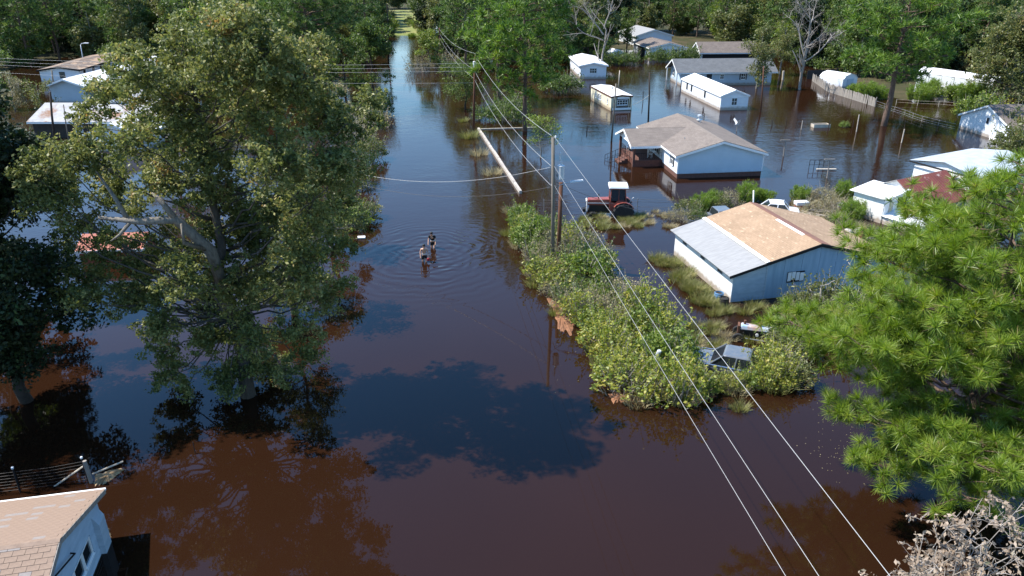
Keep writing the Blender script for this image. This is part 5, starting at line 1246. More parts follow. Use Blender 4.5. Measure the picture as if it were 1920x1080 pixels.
# ------------------------------------------------------------------ trees close to the camera
rng = np.random.default_rng(3)
bt = [(430, 60, 1.7), (350, 95, 1.5), (510, 95, 1.5), (270, 140, 1.5), (420, 140, 1.9), (560, 150, 1.5), (200, 175, 1.1), (330, 200, 1.8), (480, 215, 1.9), (610, 215, 1.5), (655, 235, 1.1), (250, 260, 1.4), (165, 290, 1.3), (115, 305, 1.1), (80, 345, .9),
      (380, 290, 1.8), (530, 300, 1.9), (635, 310, 1.5), (215, 350, 1.4), (120, 395, 1.0), (300, 335, 1.3), (450, 400, 1.8), (580, 400, 1.7), (650, 380, .9), (240, 500, 1.0), (175, 515, 1.2), (130, 540, .9), (260, 545, 1.3), (350, 520, 1.3), (450, 530, 1.7),
      (550, 520, 1.6), (630, 470, 1.0), (300, 610, 1.3), (390, 630, 1.4), (475, 640, 1.3), (560, 620, 1.2), (610, 560, 1.0), (330, 690, .9), (420, 690, 1.0), (520, 690, .9), (90, 300, 1.2), (70, 335, 1.0), (62, 380, .8), (110, 350, 1.3), (165, 425, 1.0), (125, 450, .9), (195, 470, 1.0), (120, 500, 1.0), (155, 560, .9), (230, 565, 1.1), (310, 712, .8), (350, 728, .6), (430, 728, .7), (490, 715, .8), (540, 700, .8), (575, 665, .9), (460, 690, 1.0), (640, 530, .8), (245, 455, .8), (300, 428, .9), (345, 480, .9), (400, 490, 1.0), (275, 490, .8), (205, 440, .8), (400, 560, 1.1), (300, 555, 1.0), (430, 340, 1.2), (480, 460, 1.3), (520, 400, 1.3), (360, 370, 1.0), (255, 390, .8), (560, 470, 1.3), (420, 735, .7), (480, 742, .8), (450, 610, 1.1), (45, 320, .7), (700, 220, .6), (690, 180, .7), (590, 95, .9), (240, 95, .9), (160, 215, .8), (410, 30, .9), (470, 45, 1.0), (330, 55, .8), (300, 660, .9), (500, 120, 1.4), (390, 430, 1.0), (310, 470, .8)]
BT0 = gp(465, 742); blobs = []
for px, py, r_ in bt:
    for k in range(2 if r_ > 1.2 else 1):
        Y = BT0.y + rng.uniform(-3.6, 3.6) * (1 if r_ > 1.2 else .5)
        sc = BT0.y / Y
        p = at(px, py, Y); q = p - BT0
        blobs.append((q.x, q.y, max(q.z, .9), r_ * (1 if k == 0 else .8)))
cl = sample_blobs(rng, blobs, 30, .6)
P = clump_points(rng, cl, .33 * rng.uniform(.5, 1.5, len(cl)), 37, .7)
P = P[P[:, 2] > .25]
e = empty('oak_tree', BT0, 0, 'big spreading oak with glossy leaves filling the left foreground', 'tree')
mobj('trunk', limbs_mesh(rng, 'oak_wood', (0, 0, 0), (-.4, .6, 15.6), .36, blobs, cl[::3], r_limb=.20, twig=.009), e, M['bark_oak_shade'])
# heavy limbs reaching left, bare below the crown
lb = MB(); J = at(395, 470, BT0.y - 1.2) - BT0; K = at(330, 412, BT0.y - 2.2) - BT0; Lq = at(185, 408, BT0.y - 2.6) - BT0
lb.tube([(-.1, 0, 4.6), J, K, at(262, 415, BT0.y - 2.5) - BT0, Lq], [.3, .26, .2, .15, .07], 8); lb.tube([K, at(300, 375, BT0.y - 2.3) - BT0, at(285, 362, BT0.y - 2) - BT0], [.14, .1, .04], 6); lb.tube([at(240, 412, BT0.y - 2.5) - BT0, at(215, 370, BT0.y - 2.2) - BT0, at(180, 320, BT0.y - 1.8) - BT0], [.12, .09, .04], 6)
lb.tube([J, at(345, 455, BT0.y - 2.5) - BT0, at(340, 420, BT0.y - 2.6) - BT0], [.12, .09, .05], 6); lb.tube([at(245, 415, BT0.y - 2.5) - BT0, at(225, 440, BT0.y - 2.9) - BT0, at(208, 452, BT0.y - 3) - BT0], [.09, .06, .03], 6)
lb.build('limb', M['bark_grey'], e, smooth=True)
mobj('crown', leaves('oak_leaves', P, .17, rng, .3), e, M['leaf_oak'])

def plain_tree(name, label, cat, px, py, h, rad, nb, leaf, per, cpr, r0, mw, ml, z0=.3, seed=1, group=None, flat=.8, clump_r=.75, up=.35):
    r_ = np.random.default_rng(seed); w_, c_ = broad_mesh(r_, h, rad, nb, leaf, per, cpr, r0, z0, flat, clump_r, up)
    b_ = gp(px, py); return tree_from(name, (b_.x, b_.y, 0), w_, c_, M[mw], M[ml], 0, 1, label, cat, group)
plain_tree('broadleaf_tree', 'leafy tree right behind the big oak, overhanging the road water', 'tree', 552, 588, 8.8, 3.2, 26, .18, 46, 11, .25, 'bark_grey', 'leaf_oak', .12, 11, clump_r=.5)
plain_tree('broadleaf_tree', 'smaller leafy tree at the road edge beyond the big oak', 'tree', 622, 470, 7.0, 2.7, 18, .2, 40, 10, .18, 'bark_grey', 'leaf_olive', .1, 12, clump_r=.55)
plain_tree('broadleaf_tree', 'tree with dull crown far behind the big oak, near the white roofs', 'tree', 330, 300, 10, 4.2, 18, .3, 26, 6, .22, 'bark_grey', 'leaf_olive', .2, 13)
plain_tree('cedar_tree', 'dark dense cedar at the left edge with its trunk in the water', 'tree', 58, 748, 15.5, 3.7, 46, .24, 46, 13, .3, 'bark_dark', 'leaf_dark', .16, 14, clump_r=.6)
plain_tree('cedar_tree', 'dark cedar half outside the frame at the far left', 'tree', -130, 800, 15, 3.9, 40, .24, 40, 11, .3, 'bark_dark', 'leaf_dark', .1, 15, clump_r=.6)
plain_tree('cedar_tree', 'second dark cedar behind the left edge cedar', 'tree', 25, 560, 14, 3.9, 40, .26, 46, 11, .28, 'bark_dark', 'leaf_dark', .1, 16, clump_r=.6)
plain_tree('green_tree', 'bright green tree top at the left edge above the cedars', 'tree', 2, 655, 13.2, 2.3, 22, .19, 44, 11, .2, 'bark_dark', 'leaf_light', .35, 17, clump_r=.55)

# big front pine at right
rng = np.random.default_rng(21)
b_ = gp(1770, 940)
w_, c_ = pine_mesh(rng, 13.6, [(1.8, 1.8), (3.0, 4.8), (4.4, 6.7), (6.2, 6.7), (8.0, 5.6), (9.6, 4.3), (11, 3.1), (12.4, 1.8), (13.6, .7)], 96, 72, .38, .019, .31, .3, z0=.14, sub=4.4, up=.1)
tree_from('pine_tree', (b_.x, b_.y, 0), w_, c_, M['bark_pine'], M['needle'], .4, 1, 'big long needled pine filling the right foreground', 'pine tree')
# sparse tan leaved tree, bottom right corner
def sparse_tree(name, label, base, tips, r0, leafmat_, leaf, per, bark, seed, cat='tree', twl=1.0):
    r_ = np.random.default_rng(seed); mb_ = MB(); P_ = []
    e_ = empty(name, base, 0, label, cat)
    for t_ in tips:
        t_ = Vector(t_) - Vector(base); f_ = Vector((t_.x * .12, t_.y * .12, t_.z * .5))
        path = wiggle(r_, (0, 0, -1), f_, 3, .03)[:-1] + wiggle(r_, f_, t_, 5, .055); k = len(path)
        mb_.tube(path, [r0 * (1 - .88 * i / (k - 1)) for i in range(k)], 6)
        for q in range(9):
            i = r_.integers(3, k - 1); a_ = path[i]; d_ = unit(r_, 1)[0]; d_[2] = abs(d_[2]) * .6 + .15; b2 = a_ + d_ * r_.uniform(.5, 1.3) * twl
            pp = wiggle(r_, a_, b2, 3, .1); mb_.tube(pp, [r0 * .22, r0 * .17, r0 * .12, r0 * .05], 4, cap=False)
            for w in range(4):
                s_ = pp[r_.integers(1, 4)]; d3 = unit(r_, 1)[0] * .35 * twl; mb_.tube([s_, s_ + d3 * .5 + np.array([0, 0, .04]), s_ + d3], [.012, .009, .005], 3, cap=False); P_ += [s_ + d3 * u + r_.normal(size=3) * .05 for u in np.linspace(.3, 1.05, per)]
    mobj('trunk', mb_.mesh('wood', fix=False, smooth=True), e_, M[bark])
    if per: mobj('crown', leaves('leaves', np.array(P_), leaf, r_, -.25, .5), e_, M[leafmat_])
    return e_
Yb = 14.5
tips = [at(px + 12, py + 14, Yb + dy) for px, py, dy in ((1720, 985, 0), (1745, 1010, -.6), (1790, 945, .6), (1830, 920, .9), (1870, 945, .2), (1905, 930, .8), (1935, 980, 0), (1760, 1050, -.9), (1850, 1000, -.7), (1900, 1030, -.9), (1810, 985, .2), (1725, 1030, .3), (1955, 930, .5))]
sparse_tree('bare_leaf_tree', 'sparse pale branched tree with dry tan leaves, bottom right corner', (9.8, 14.0, 0), tips, .036, 'leaf_brown', .15, 9, 'bark_pale', 31)
# bare dead tree and others
b_ = gp(1500, 168)
r_ = np.random.default_rng(41); mb_ = MB()
def grow(p, d, ln, r0, depth):
    n_ = 4; path = [p]
    for i in range(n_):
        d = d + r_.normal(size=3) * .12 + np.array([0, 0, .04]); d /= np.linalg.norm(d); path.append(path[-1] + d * ln / n_)
    mb_.tube(path, [r0 * (1 - .45 * i / n_) for i in range(n_ + 1)], 5 if depth > 1 else 3, cap=False)
    if depth == 0: return
    for k in range(4 if depth > 1 else 5):
        i = r_.integers(1, n_ + 1); a = unit(r_, 1)[0]; nd = d * .75 + a * .75 + np.array([0, 0, .1]); nd /= np.linalg.norm(nd)
        grow(path[i], nd, ln * r_.uniform(.45, .72), r0 * .45, depth - 1)
grow(np.array([0, 0, -1.]), np.array([.03, 0, 1.]), 6.5, .32, 1); grow(np.array([0, 0, 5.2]), np.array([.25, 0, 1.]), 6, .2, 4); grow(np.array([0, 0, 5.]), np.array([-.5, .1, .9]), 5.5, .17, 4); grow(np.array([0, 0, 4.4]), np.array([.7, -.2, .5]), 5, .14, 4)
e = empty('dead_tree', b_, 0, 'bare grey dead tree standing at the end of the plank fence', 'tree'); mobj('trunk', mb_.mesh('dead_wood', fix=False, smooth=True), e, M['bark_pale'])
mb_ = MB(); grow(np.array([0, 0, -1.]), np.array([-.02, 0, 1.]), 9, .25, 1); grow(np.array([0, 0, 7.]), np.array([-.5, 0, .8]), 6, .14, 3); grow(np.array([0, 0, 6.]), np.array([-.8, -.2, .25]), 6, .12, 3); grow(np.array([0, 0, 8.]), np.array([.3, 0, 1.]), 5, .12, 3)
e = empty('dead_tree', gp(1128, 140), 0, 'dead pale branched tree leaning beside the tall centre pine', 'tree'); mobj('trunk', mb_.mesh('dead_wood', fix=False, smooth=True), e, M['bark_pale'])

def pine(label, px, py, h, prof, seed, nbr=44, ml='needle_mid', r0=.32, z0=.25, tn=15, ln=.75, wd=.11, sp=.7, sub=2.2, up=.25):
    r_ = np.random.default_rng(seed); w2, c2 = pine_mesh(r_, h, prof, nbr, tn, ln, wd, sp, r0, z0, sub, up=up); b2 = gp(px, py)
    return tree_from('pine_tree', (b2.x, b2.y, 0), w2, c2, M['bark_pine'], M[ml], 0, 1, label, 'pine tree')
pine('tall dark green pine standing at the centre above the flooded road', 985, 245, 20.0, [(4, 1), (5.5, 4.2), (8, 6.2), (12, 6.0), (16, 5.0), (20, 2)], 51, 48, sub=3.4, z0=.2)
pine('second tall pine left behind the centre pine', 935, 190, 19.0, [(5, 1), (8, 4.5), (13, 5), (17, 4), (19, 1)], 52, 46)
pine('lone bright pine with reddish trunk in the flooded yard at right', 1657, 236, 17.2, [(5, .8), (6, 4.5), (8, 6.5), (12, 7), (15, 5.6), (17.2, 2)], 53, 34, ml='needle_mid', r0=.42, z0=.33, sub=3.6)
pine('spreading pine with forked limbs behind the big oak', 592, 195, 18.5, [(6, 1), (8.5, 6), (12, 8), (15.5, 7.2), (18.5, 3)], 54, 44, ml='needle_far', r0=.4, z0=.42, sub=2.8)
pine('narrow pine beside the road behind the spreading pine', 690, 120, 17, [(4, 1), (7, 4), (12, 4.4), (17, 1.2)], 55, 40, ml='needle_far')
mids = [('broadleaf_tree', 'yellow green sapling in front of the centre pine', 1014, 296, 4.3, 2.3, 12, .2, 26, 8, .09, 'bark_grey', 'leaf_light', .35), ('juniper_tree', 'rounded bright juniper at the corner by the utility pole', 872, 205, 6.0, 3.0, 16, .22, 30, 9, .16, 'bark_dark', 'leaf_mid', .25),
        ('broadleaf_tree', 'small yellow green tree by the far pole across the road', 806, 134, 7.5, 3.2, 14, .34, 26, 6, .14, 'bark_grey', 'leaf_light', .12), ('broadleaf_tree', 'brownish olive tree between the charcoal house and the water', 1418, 166, 9.8, 3.4, 20, .3, 28, 7, .2, 'bark_grey', 'leaf_olive', .16),
        ('broadleaf_tree', 'dull reddish tree just left of the dead grey tree', 1462, 140, 9.5, 3.2, 16, .32, 26, 6, .2, 'bark_grey', 'leaf_olive', .2), ('oak_tree', 'wide grey green oak at the right edge above the white carport', 1880, 200, 13.5, 7.0, 34, .36, 28, 5, .4, 'bark_grey', 'leaf_olive', .22),
        ('broadleaf_tree', 'bushy tree crowding the white outbuilding at the right edge', 1912, 300, 5.6, 2.6, 14, .24, 28, 7, .14, 'bark_grey', 'leaf_olive', .1), ('broadleaf_tree', 'leafy tree behind the half hidden trailer and dead branches', 1112, 118, 11, 4, 18, .36, 26, 5, .2, 'bark_dark', 'leaf_mid', .2),
        ('broadleaf_tree', 'dark round tree right beside the pale shed', 1174, 98, 10, 3.8, 18, .36, 26, 5, .2, 'bark_dark', 'leaf_mid', .15), ('broadleaf_tree', 'dark tree leaning over the left bank of the road', 700, 165, 11, 4.2, 20, .34, 28, 6, .22, 'bark_dark', 'leaf_mid', .15),
        ('broadleaf_tree', 'dark low tree on the left road bank behind the tan shrubs', 648, 178, 9.0, 4.0, 18, .34, 28, 6, .22, 'bark_dark', 'leaf_mid', .12), ('broadleaf_tree', 'pale dry shrubby tree above the oak on the road bank', 640, 222, 4.5, 3.0, 12, .26, 24, 6, .12, 'bark_pale', 'leaf_grey', .15),
        ('broadleaf_tree', 'olive tree behind the white roofed blue house', 262, 118, 13, 5, 22, .42, 26, 4, .25, 'bark_grey', 'leaf_olive', .2), ('broadleaf_tree', 'mid green tree behind the big oak top', 360, 112, 14, 5, 22, .42, 26, 4, .25, 'bark_grey', 'leaf_mid', .2),
        ('broadleaf_tree', 'olive tree behind the right half of the big oak top', 468, 125, 14, 5, 22, .42, 26, 4, .25, 'bark_grey', 'leaf_olive', .2), ('shrub', 'pale olive shrub left of the blue sided house', 30, 205, 5.2, 3.0, 12, .26, 26, 6, .12, 'bark_pale', 'leaf_grey', .1),
        ('shrub', 'pale olive shrub right beside the blue sided house wall', 80, 208, 4.2, 2.4, 10, .26, 26, 6, .12, 'bark_pale', 'leaf_olive', .1), ('shrub', 'dark shrubbery left of the littered roof trailer', 5, 165, 6, 3.6, 12, .34, 26, 5, .12, 'bark_dark', 'leaf_mid', .1)]
for i, a in enumerate(mids): plain_tree(a[0], a[1], 'shrub' if a[0] == 'shrub' else 'tree', *a[2:], seed=100 + i)

# ------------------------------------------------------------------ woods behind the houses
kinds = []
for s_, (h, rad, ml, lab) in enumerate(((14, 4.6, 'leaf_mid', 'mid green broadleaf tree in the woods behind the houses'), (15, 4.8, 'leaf_olive', 'olive broadleaf tree in the woods behind the houses'), (12, 4.2, 'leaf_olive', 'lower olive tree in the woods behind the houses'), (13.5, 4.6, 'leaf_dark', 'dark green broadleaf tree in the woods behind the houses'), (12, 4.4, 'leaf_light', 'light green tree in the woods behind the houses'))):
    w_, c_ = broad_mesh(np.random.default_rng(200 + s_), h, rad, 30, .5, 26, 4.6, .24, .1, .75, 1.0); kinds.append(('woodland_tree', w_, c_, 'bark_grey', ml, lab))
for s_, (h, rr) in enumerate(((16.5, 3.8), (17.5, 4.4))):
    w_, c_ = pine_mesh(np.random.default_rng(220 + s_), h, [(3, 1.5), (6, rr), (11, rr), (h, .8)], 46, 11, .9, .17, .9, .26, .2, 2.0); kinds.append(('woodland_pine', w_, c_, 'bark_pine', 'needle_far', 'dark pine in the woods behind the houses'))
rng = np.random.default_rng(77)
spots = []
for Y in np.arange(179, 252, 7.4):
    half = Y * .73 + 14
    for X in np.arange(-half, half, 7.4): spots.append((X + rng.uniform(-3, 3), Y + rng.uniform(-3.2, 3.2)))
for Y in np.arange(138, 181, 7.6):
    for X in np.arange(-(Y * .73 + 10), -62, 8.4): spots.append((X + rng.uniform(-2.6, 2.6), Y + rng.uniform(-2.6, 2.6)))
    for X in np.arange(60, Y * .73 + 10, 7.0): spots.append((X + rng.uniform(-2.6, 2.6), Y + rng.uniform(-2.6, 2.6)))
for Y in np.arange(120, 182, 8.0): spots += [(-36 - rng.uniform(0, 4) - .1 * (Y - 120), Y), (-48 - rng.uniform(0, 5), Y + 3)]
for Y in np.arange(150, 182, 8.0): spots += [(-3 - .05 * Y + rng.uniform(-2, 2), Y), (6 + rng.uniform(-3, 3), Y + 2)]
for Y in np.arange(168, 182, 7.0): spots += [(rng.uniform(12, 22), Y), (52 + rng.uniform(-2, 4), Y + 2), (60 + rng.uniform(-2, 4), Y)]
keep = []
blocked = [(22, 46, 158, 203), (36, 54, 150, 180), (-92, -62, 100, 153)]
for X, Y in spots:
    dxr = X - road_x(Y)
    if abs(dxr) < (8.2 if Y < 210 else 5.5 if Y < 234 else 0) : continue
    if any(a - 3 < X < b + 3 and c0 - 3 < Y < d0 + 2 for a, b, c0, d0 in blocked): continue
    if Y > 227 or abs(X) > .685 * (Y * _c + 5) + 5: continue      # rows nobody could see
    keep.append((X, Y))
keep += [(road_x(y_) + sd_ * (7.0 + (y_ % 3)), y_) for y_ in (233, 241, 250, 260, 272, 285) for sd_ in (-1, 1)]
keep += [(-58, 302), (-51, 306), (-44, 309), (-37, 305), (-31, 301)]
keep.sort(key=lambda q: q[1]); print('woods', len(keep))
for i, (X, Y) in enumerate(keep):
    k = int(rng.choice(7, p=[.2, .17, .12, .13, .1, .14, .14])); nm, w_, c_, mw, ml, lab = kinds[k]
    tree_from(nm, (X, Y, max(land(X, Y), -.2) - .1), w_, c_, M[mw], M[ml], rng.uniform(0, 6.28), rng.uniform(.78, 1.16), lab, 'tree', lab.replace(' in the woods', 's of the woods') if False else 'woods behind the houses: ' + lab.split(' in ')[0])

# ------------------------------------------------------------------ shrubs, reeds, litter
def bush_mesh(seed, h, rad, leaf, per, n_cl, twigs, ml):
    r_ = np.random.default_rng(seed); mb_ = MB(); cl_ = []
    for i in range(n_cl):
        a = r_.uniform(0, 6.28); rr = rad * math.sqrt(r_.uniform(0, 1)); z = h * (1 - .55 * (rr / rad) ** 2) * r_.uniform(.3, 1.05); cl_.append((rr * math.cos(a), rr * math.sin(a), z))
    cl_ = np.array(cl_)
    for q in cl_[:twigs]:
        mb_.tube(wiggle(r_, (q[0] * .35, q[1] * .35, -.6), q * 1.06, 3, .08), [.025, .018, .012, .006], 4, cap=False)
    sp_ = []
    for i in range(26):
        a_ = r_.uniform(0, 6.28); q0 = np.array([math.cos(a_), math.sin(a_), 0]) * rad * r_.uniform(.1, .95); q0[2] = h * r_.uniform(.3, .8); q1 = q0 + np.array([math.cos(a_) * .35, math.sin(a_) * .35, .75]) * r_.uniform(.5, 1.25)
        mb_.tube([q0, (q0 + q1) / 2, q1], [.012, .009, .005], 3, cap=False); sp_ += [q0 + (q1 - q0) * u + r_.normal(size=3) * .05 for u in np.linspace(.2, 1.05, 10)]
    P_ = clump_points(r_, cl_, .28 * r_.uniform(.6, 1.3, len(cl_)), per, .8); P_ = np.concatenate([P_, np.array(sp_)]); P_ = P_[P_[:, 2] > .03]
    return mb_.mesh('stems', fix=False, smooth=True), leaves('foliage', P_, leaf, r_, .4, .55, .4, 1.5), ml
BUSH = {'yellow': [bush_mesh(300 + i, 1.5, 1.25, .13, 16, 85, 60, 'leaf_yellow') for i in range(3)], 'grey': [bush_mesh(310 + i, 1.35, 1.25, .10, 14, 70, 70, 'leaf_grey') for i in range(3)], 'green': [bush_mesh(320 + i, 1.5, 1.2, .15, 22, 90, 30, 'leaf_light') for i in range(2)],
        'dark': [bush_mesh(330 + i, 1.4, 1.2, .14, 22, 90, 30, 'leaf_mid') for i in range(2)], 'olive': [bush_mesh(340 + i, 1.6, 1.2, .13, 22, 90, 40, 'leaf_olive') for i in range(2)]}
def lime_mesh(seed):
    r_ = np.random.default_rng(seed); P_ = []; D_ = []; mb_ = MB()
    for i in range(38):
        a = r_.uniform(0, 6.28); rr = .8 * math.sqrt(r_.uniform(0, 1)); top_ = np.array([rr * math.cos(a) * 1.35, rr * math.sin(a) * 1.35, 1.5 * (1 - .4 * rr)]) * r_.uniform(.75, 1.05)
        b2 = np.array([rr * math.cos(a) * .6, rr * math.sin(a) * .6, -.5]); mb_.tube([b2, (b2 + top_) / 2, top_], [.012, .01, .005], 3, cap=False)
        for t_ in np.linspace(.42, 1, 9): P_.append(b2 + (top_ - b2) * t_ + r_.normal(size=3) * .04); D_.append(np.array([0, 0, 1.1]))
    return mb_.mesh('stems', fix=False), tufts('foliage', np.array(P_), np.array(D_), r_, 16, .24, .022, .9), 'leaf_lime'
BUSH['lime'] = [lime_mesh(350), lime_mesh(351)]
def reed_mesh(seed, h, rad, n_, mat_):
    r_ = np.random.default_rng(seed); a = r_.uniform(0, 6.28, n_); rr = rad * np.sqrt(r_.uniform(0, 1, n_)); b2 = np.stack([rr * np.cos(a), rr * np.sin(a), np.full(n_, -.25)], 1)
    ln = h * r_.uniform(.5, 1.1, n_); out = np.stack([np.cos(a), np.sin(a), np.zeros(n_)], 1) * (rr / rad * .55)[:, None] + r_.normal(size=(n_, 3)) * .22; out[:, 2] = 0
    mid = b2 + np.array([0, 0, 1]) * (ln * .6)[:, None] + out * (ln * .35)[:, None]; tip = b2 + np.array([0, 0, 1]) * (ln * .92)[:, None] + out * ln[:, None]
    s_ = np.stack([-np.sin(a + 1), np.cos(a + 1), np.zeros(n_)], 1) * .014
    q1 = np.stack([b2 - s_, b2 + s_, mid + s_, mid - s_], 1); q2 = np.stack([mid - s_, mid + s_, tip + s_ * .2, tip - s_ * .2], 1)
    return np_mesh('blades', np.concatenate([q1, q2]), 4), mat_
REED = {'grass': [reed_mesh(360 + i, .95, .6, 260, 'grass') for i in range(2)], 'dry': [reed_mesh(370 + i, .8, .55, 220, 'grass_dry') for i in range(2)]}
rng = np.random.default_rng(91)
def bush(kind, x, y, sc, label, group, z=0.0):
    st, fo, ml = BUSH[kind][int(rng.integers(len(BUSH[kind])))]
    e_ = empty('shrub', (x, y, z), rng.uniform(0, 6.28), label, 'shrub', group); e_.scale = (sc * rng.uniform(.9, 1.15), sc * rng.uniform(.9, 1.15), sc * rng.uniform(.8, 1.15))
    mobj('foliage', fo, e_, M[ml]); mobj('stems', st, e_, M['bark_pale'])
def reed(kind, x, y, sc, label, group):
    b2, mt = REED[kind][int(rng.integers(2))]; o_ = mobj('grass_clump', b2, None, M[mt]); o_.location = (x, y, 0); o_.rotation_euler = (0, 0, rng.uniform(0, 6.28)); o_.scale = (sc,) * 3; tag(o_, label, 'grass clump', group)
def inside(p, poly):
    c0 = False; j = len(poly) - 1
    for i in range(len(poly)):
        if (poly[i][1] > p[1]) != (poly[j][1] > p[1]) and p[0] < (poly[j][0] - poly[i][0]) * (p[1] - poly[i][1]) / (poly[j][1] - poly[i][1]) + poly[i][0]: c0 = not c0
        j = i
    return c0
HG = [tuple(gp(*q))[:2] for q in ((972, 408), (990, 476), (1030, 548), (1096, 612), (1132, 692), (1178, 744), (1260, 750), (1340, 736), (1480, 728), (1480, 702), (1330, 715), (1285, 680), (1240, 620), (1180, 560), (1120, 505), (1090, 465), (1030, 455), (1010, 410))]
pts = []
xs = [q[0] for q in HG]; ys = [q[1] for q in HG]
for _ in range(9000):
    q = (rng.uniform(min(xs), max(xs)), rng.uniform(min(ys), max(ys)))
    if inside(q, HG) and not (9.0 < q[0] < 14.2 and 32.9 < q[1] < 37.2) and all((q[0] - w[0]) ** 2 + (q[1] - w[1]) ** 2 > 1.12 ** 2 for w in pts): pts.append(q)
LB = {'yellow': ('yellow green shrub in the flooded hedge along the road bank', 'yellow green shrubs of the road bank hedge'), 'grey': ('grey twiggy shrub in the flooded hedge along the road bank', 'grey twiggy shrubs of the road bank hedge'), 'green': ('bright green shrub in the flooded hedge along the road bank', 'bright green shrubs of the road bank hedge'), 'dark': ('dark green shrub in the flooded hedge along the road bank', 'dark green shrubs of the road bank hedge')}
for q in pts:
    Yq = q[1]
    pr_ = (.25, .25, .3, .2) if Yq > 47 else (.28, .47, .15, .10) if Yq > 40 else (.52, .18, .22, .08)
    k = ('yellow', 'grey', 'green', 'dark')[int(rng.choice(4, p=pr_))]; bush(k, q[0], q[1], rng.choice([.5, .7, .9, 1.0, 1.15, 1.35]) * rng.uniform(.9, 1.1) * (.55 if q[0] > 9 and q[1] < 34.5 else 1), *LB[k])
for k in range(90):
    q = pts[int(rng.integers(len(pts)))]; x_, y_ = q[0] + rng.normal() * .9, q[1] + rng.normal() * .9
    if not (9.0 < x_ < 14.2 and 32.9 < y_ < 37.2): reed('grass' if k % 3 else 'dry', x_, y_, rng.uniform(.6, 1.25), 'reedy weed clump poking out of the flooded hedge', 'weeds in the road bank hedge')
def bushes(lst, label, group):
    for px, py, kind, sc in lst:
        q = gp(px, py); bush(kind, q.x, q.y, sc, label, group)
bushes([(1455, 690, 'yellow', 1.0), (1478, 665, 'olive', 1.1), (1500, 640, 'yellow', 1.1), (1470, 640, 'green', .9), (1510, 600, 'olive', 1.2), (1535, 620, 'olive', 1.2), (1490, 600, 'olive', 1.0), (1550, 590, 'olive', 1.3), (1560, 640, 'olive', 1.3), (1440, 700, 'yellow', .9), (1450, 612, 'green', .5)], 'leafy shrub crowding between the tan roofed house and the front pine', 'shrubs between the tan house and the front pine')
bushes([(1300, 738, 'yellow', .8), (1325, 732, 'green', .62), (1352, 730, 'yellow', .55), (1380, 728, 'yellow', .6), (1405, 724, 'green', .65), (1432, 722, 'yellow', .8), (1458, 722, 'yellow', .95), (1480, 716, 'olive', 1.0), (1315, 720, 'grey', .5)], 'low yellow green shrub in front of the sunken dark sedan', 'low shrubs in front of the dark sedan')
bushes([(1290, 402, 'olive', 1.0), (1310, 395, 'lime', .95), (1330, 388, 'lime', 1.1), (1350, 392, 'olive', .9), (1372, 384, 'grey', 1.0), (1396, 382, 'lime', 1.2), (1412, 376, 'lime', 1.1), (1436, 380, 'lime', .9), (1283, 415, 'grey', .8), (1305, 415, 'dark', .7), (1258, 412, 'grey', .6)], 'feathery weedy bush in water between shade-blue gabled and tan roofed houses', 'bushes between the two houses')
bushes([(1497, 378, 'lime', .9), (1578, 375, 'lime', 1.1), (1594, 412, 'lime', 1.3), (1545, 375, 'grey', 1.0), (1560, 395, 'grey', 1.0), (1530, 398, 'grey', .9), (1588, 372, 'olive', .9), (1570, 418, 'grey', .9), (1522, 372, 'grey', .8)], 'bush in the brushy water left of the red roofed barn', 'bushes left of the barn')
bushes([(1600, 178, 'lime', 1.5), (1622, 186, 'lime', 1.7), (1648, 185, 'lime', 1.7), (1720, 190, 'lime', 2.1), (1738, 182, 'lime', 1.9), (1765, 188, 'green', 1.6), (1790, 190, 'lime', 1.9), (1815, 193, 'lime', 2.0), (1840, 190, 'lime', 1.7)], 'lime green weedy bush on the bank below the white carport', 'bushes on the bank under the carport')
bushes([(1818, 222, 'green', 1.7), (1838, 222, 'green', 1.8), (1858, 222, 'yellow', 1.7), (1902, 262, 'olive', 2.0), (1912, 300, 'olive', 2.2), (1895, 300, 'olive', 1.6)], 'vine covered bush around the white outbuilding at the right edge', 'bushes round the outbuilding')
bushes([(1228, 116, 'dark', 1.9), (1250, 116, 'dark', 1.9), (1275, 115, 'dark', 1.9), (1298, 116, 'dark', 1.9), (1180, 122, 'dark', 1.8), (1165, 122, 'dark', 1.6), (1320, 114, 'olive', 1.9)], 'low dark hedge bush in front of the far white house', 'hedge bushes of the far white house')
bushes([(1582, 238, 'green', .55)], 'small green plant in a tub in open water at right', None)
bushes([(690, 240, 'grey', 2.2), (665, 262, 'grey', 2.0), (705, 215, 'dark', 2.2), (690, 300, 'olive', 1.6), (672, 350, 'olive', 1.5), (680, 410, 'olive', 1.2), (655, 425, 'green', 1.4)], 'bush hanging over the left bank of the flooded road', 'bushes of the left road bank')
bushes([(1040, 175, 'dark', 2.0), (1065, 170, 'dark', 2.2), (905, 225, 'dark', 1.2), (945, 228, 'dark', 1.8), (960, 215, 'dark', 2.0), (785, 135, 'grey', 2.0), (835, 130, 'grey', 2.4), (852, 140, 'dark', 2.2)], 'dark bush under the centre pines', 'bushes under the centre pines')
for px, py, sc, k, lab in ((880, 258, 1.5, 'grass', 'grass clump by the wall at the utility pole foot'), (898, 290, 1.5, 'dry', 'pale dry grass clump midway along the road wall'), (921, 326, 1.5, 'dry', 'pale dry grass clump at the near part of the road wall'), (868, 228, .9, 'grass', 'little green grass tuft left of the utility pole foot'), (957, 398, 1.1, 'dry', 'dry grass at the near end of the road wall')):
    q = gp(px, py); reed(k, q.x, q.y, sc, lab, None)
for k in range(46):
    px = rng.uniform(1092, 1200); q = gp(px, rng.uniform(408, 432) - .1 * abs(px - 1140)); reed('grass' if rng.uniform() < .75 else 'dry', q.x, q.y, rng.uniform(.4, .75), 'tall grass clump growing round the red tractor', 'grass round the tractor')
